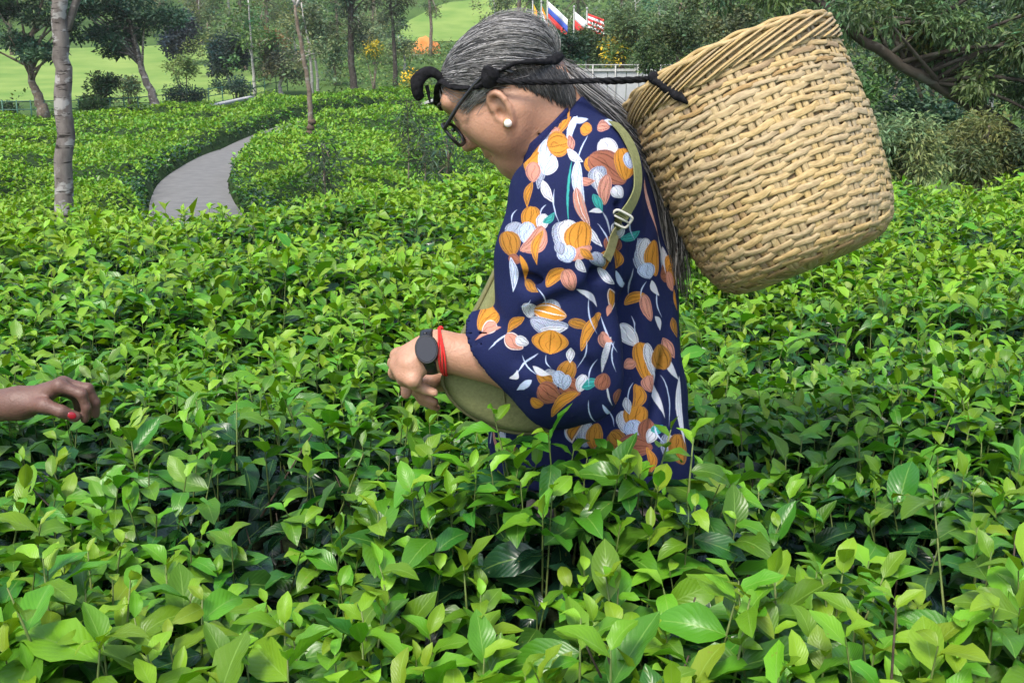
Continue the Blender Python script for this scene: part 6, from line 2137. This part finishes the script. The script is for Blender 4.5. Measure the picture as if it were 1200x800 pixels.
# knot on the rim and the loop gripping the weave: found on the basket's own near side
near = []
for (px, py) in ((766, 91), (776, 100), (790, 110), (806, 120)):
    o_, d_ = CAM - bko, P(px, py, 3.0) - CAM; d_ /= np.linalg.norm(d_)
    lo_t, pt = 1.0, None
    for t in np.linspace(1.2, 1.9, 1400):
        q = o_ + d_ * t
        s = -(q @ AX); r = math.hypot(q @ BXd, q @ BYd)
        if -.004 < s < .33 and r < np.interp(s, prof_s, prof_r) + .008:
            pt = q; break
    near.append(pt if pt is not None else P(px, py, BY - .1) - bko)
V, Fs = tube(smooth_path([near[0] + AX * .006, near[0], near[1], near[2], near[3]], 24), np.interp(np.linspace(0, 1, 24), [0, .15, .9, 1], [.005, .0068, .0062, .003]), 8)
V = V + (noise3(V * 110) - .5)[:, None] * .004
mk('rope_loop', V, Fs, M['black_cloth'], bk)
kb = ball((0, 0, 0), (.0085, .0085, .0085), 12, 8)
mk('knot', kb[0] + near[0], kb[1], M['black_cloth'], bk)
# dark tie round the gathered hair
mb = MB()
V, Fs = tube(smooth_path([P(588, 82, WY - .088), P(604, 75, WY - .090), P(622, 73, WY - .083), P(640, 73, WY - .060), P(654, 68, WY - .02), P(657, 66, WY + .02)], 26), np.interp(np.linspace(0, 1, 26), [0, .2, .8, 1], [.0022, .0034, .0058, .006]), 7)
mb.add(V + (noise3(V * 100) - .5)[:, None] * .004, Fs)
V, Fs = tube(smooth_path([P(644, 74, WY - .052), P(652, 69, WY - .035), P(658, 64, WY - .022)], 10), np.array([.004, .0065, .0075, .008, .008, .0075, .007, .006, .005, .003]), 9)
mb.add(V + (noise3(V * 90) - .5)[:, None] * .005, Fs)
mb.build('hair_tie', M['black_cloth'], person)

# ---------------------------------------------------------------- the other picker's arm
HY_ = 1.72
pr2 = []
B = pr2.append
w0, el0 = P(24, 472, HY_), P(-150, 492, HY_ + .02)
sh0 = el0 + np.array([-.16, -.10, .22])
B(Cap(w0, lerp(w0, el0, .5), .0240, .034, .02)); B(Cap(lerp(w0, el0, .5), el0, .034, .038, .02)); B(Cap(el0, sh0, .040, .048, .02))
hw_ = P(34, 470, HY_)
B(Cap(w0, hw_, .0235, .0215, .02))
kk = [P(70, 452, HY_ - .012), P(74, 449, HY_ + .010), P(72, 452, HY_ + .032), P(66, 457, HY_ + .050)]
hand(pr2, hw_, kk, [(.80, .02, -.34), (.92, .12, -.26), (.90, .2, -.36), (.85, .25, -.4)], [(-.1, .05, -1), (0, .1, -1), (0, .1, -1), (0, .1, -1)],
     [(.036, .024, .021), (.039, .027, .021), (.036, .025, .02), (.030, .019, .018)], [.0096, .0098, .0092, .0082],
     [(P(34, 474, HY_ - .01), P(52, 475, HY_ - .030), .0145, .0118, .010), (P(52, 475, HY_ - .030), P(72, 482, HY_ - .032), .0112, .0102, .006), (P(72, 482, HY_ - .032), P(88, 488, HY_ - .022), .0100, .0092, .004)], bends=(0, .95, .45))
V, F = sdf_mesh(blend(pr2), np.minimum(sh0 - .08, P(0, 560, HY_) - .08), np.maximum(P(125, 400, HY_) + .1, sh0 + .08), .0024)
V0 = np.array([w0[0], w0[1], w0[2]])
o = mk('person', V - V0, F, M['skin_dark'])
o.location = V0
o.modifiers.new('smooth', 'SMOOTH').iterations = 2
o.modifiers.new('decimate', 'DECIMATE').ratio = .35
thing(o, 'brown hand and forearm reaching in at the left edge, thumb nail painted red', 'person')
M['nail'] = newmat('red_nail_polish', .15, .6, (.30, .010, .022))[0]
nb_ = P(84.5, 487, HY_ - .0335)
ta_ = P(88, 488, HY_ - .022) - P(72, 482, HY_ - .032); ta_ /= np.linalg.norm(ta_)
nu = np.array([.0, -.92, .40]); nu -= ta_ * (nu @ ta_); nu /= np.linalg.norm(nu)
ns2 = np.cross(ta_, nu)
V, Fs = ball((0, 0, 0), 1.0, 16, 10)
V = (V * np.array([.0072, .0056, .0013])) @ np.stack([ta_, ns2, nu]) 
tb = BVHTree.FromPolygons([tuple(v) for v in (blend and o.data and [tuple(q.co) for q in o.data.vertices])], [tuple(p.vertices) for p in o.data.polygons])
cpt = tb.find_nearest(Vector(nb_ + nu * .004 - V0))[0]
mk('thumbnail', V + np.array(cpt), Fs, M['nail'], o)
M['sleeve'] = noisy('faded_cloth', (.20, .10, .11), (.28, .15, .15), 90, .9, .1, .3)
V, Fs = tube(smooth_path([lerp(el0, sh0, .25), lerp(el0, sh0, .6), sh0, sh0 + np.array([-.08, -.02, .04])], 10), np.linspace(.052, .075, 10), 16, cap=False)
q = mk('sleeve', V - V0, Fs, M['sleeve'], o)
q.modifiers.new('thick', 'SOLIDIFY').thickness = .003
# ---------------------------------------------------------------- haze
m = bpy.data.materials.new('haze'); m.use_nodes = True
nt = m.node_tree
nt.nodes.remove(nt.nodes['Principled BSDF'])
pv = nt.nodes.new('ShaderNodeVolumePrincipled')
pv.inputs['Color'].default_value = (.93, .96, .97, 1)
pv.inputs['Density'].default_value = .0003
nt.links.new(pv.outputs[0], nt.nodes['Material Output'].inputs['Volume'])
V, F = box((0, 435, 153), (1300, 960, 325))
hz = mk('haze', V, F, m, kind='stuff', smooth=False)
thing(hz, 'thin pale air that fades the far slope', 'haze')
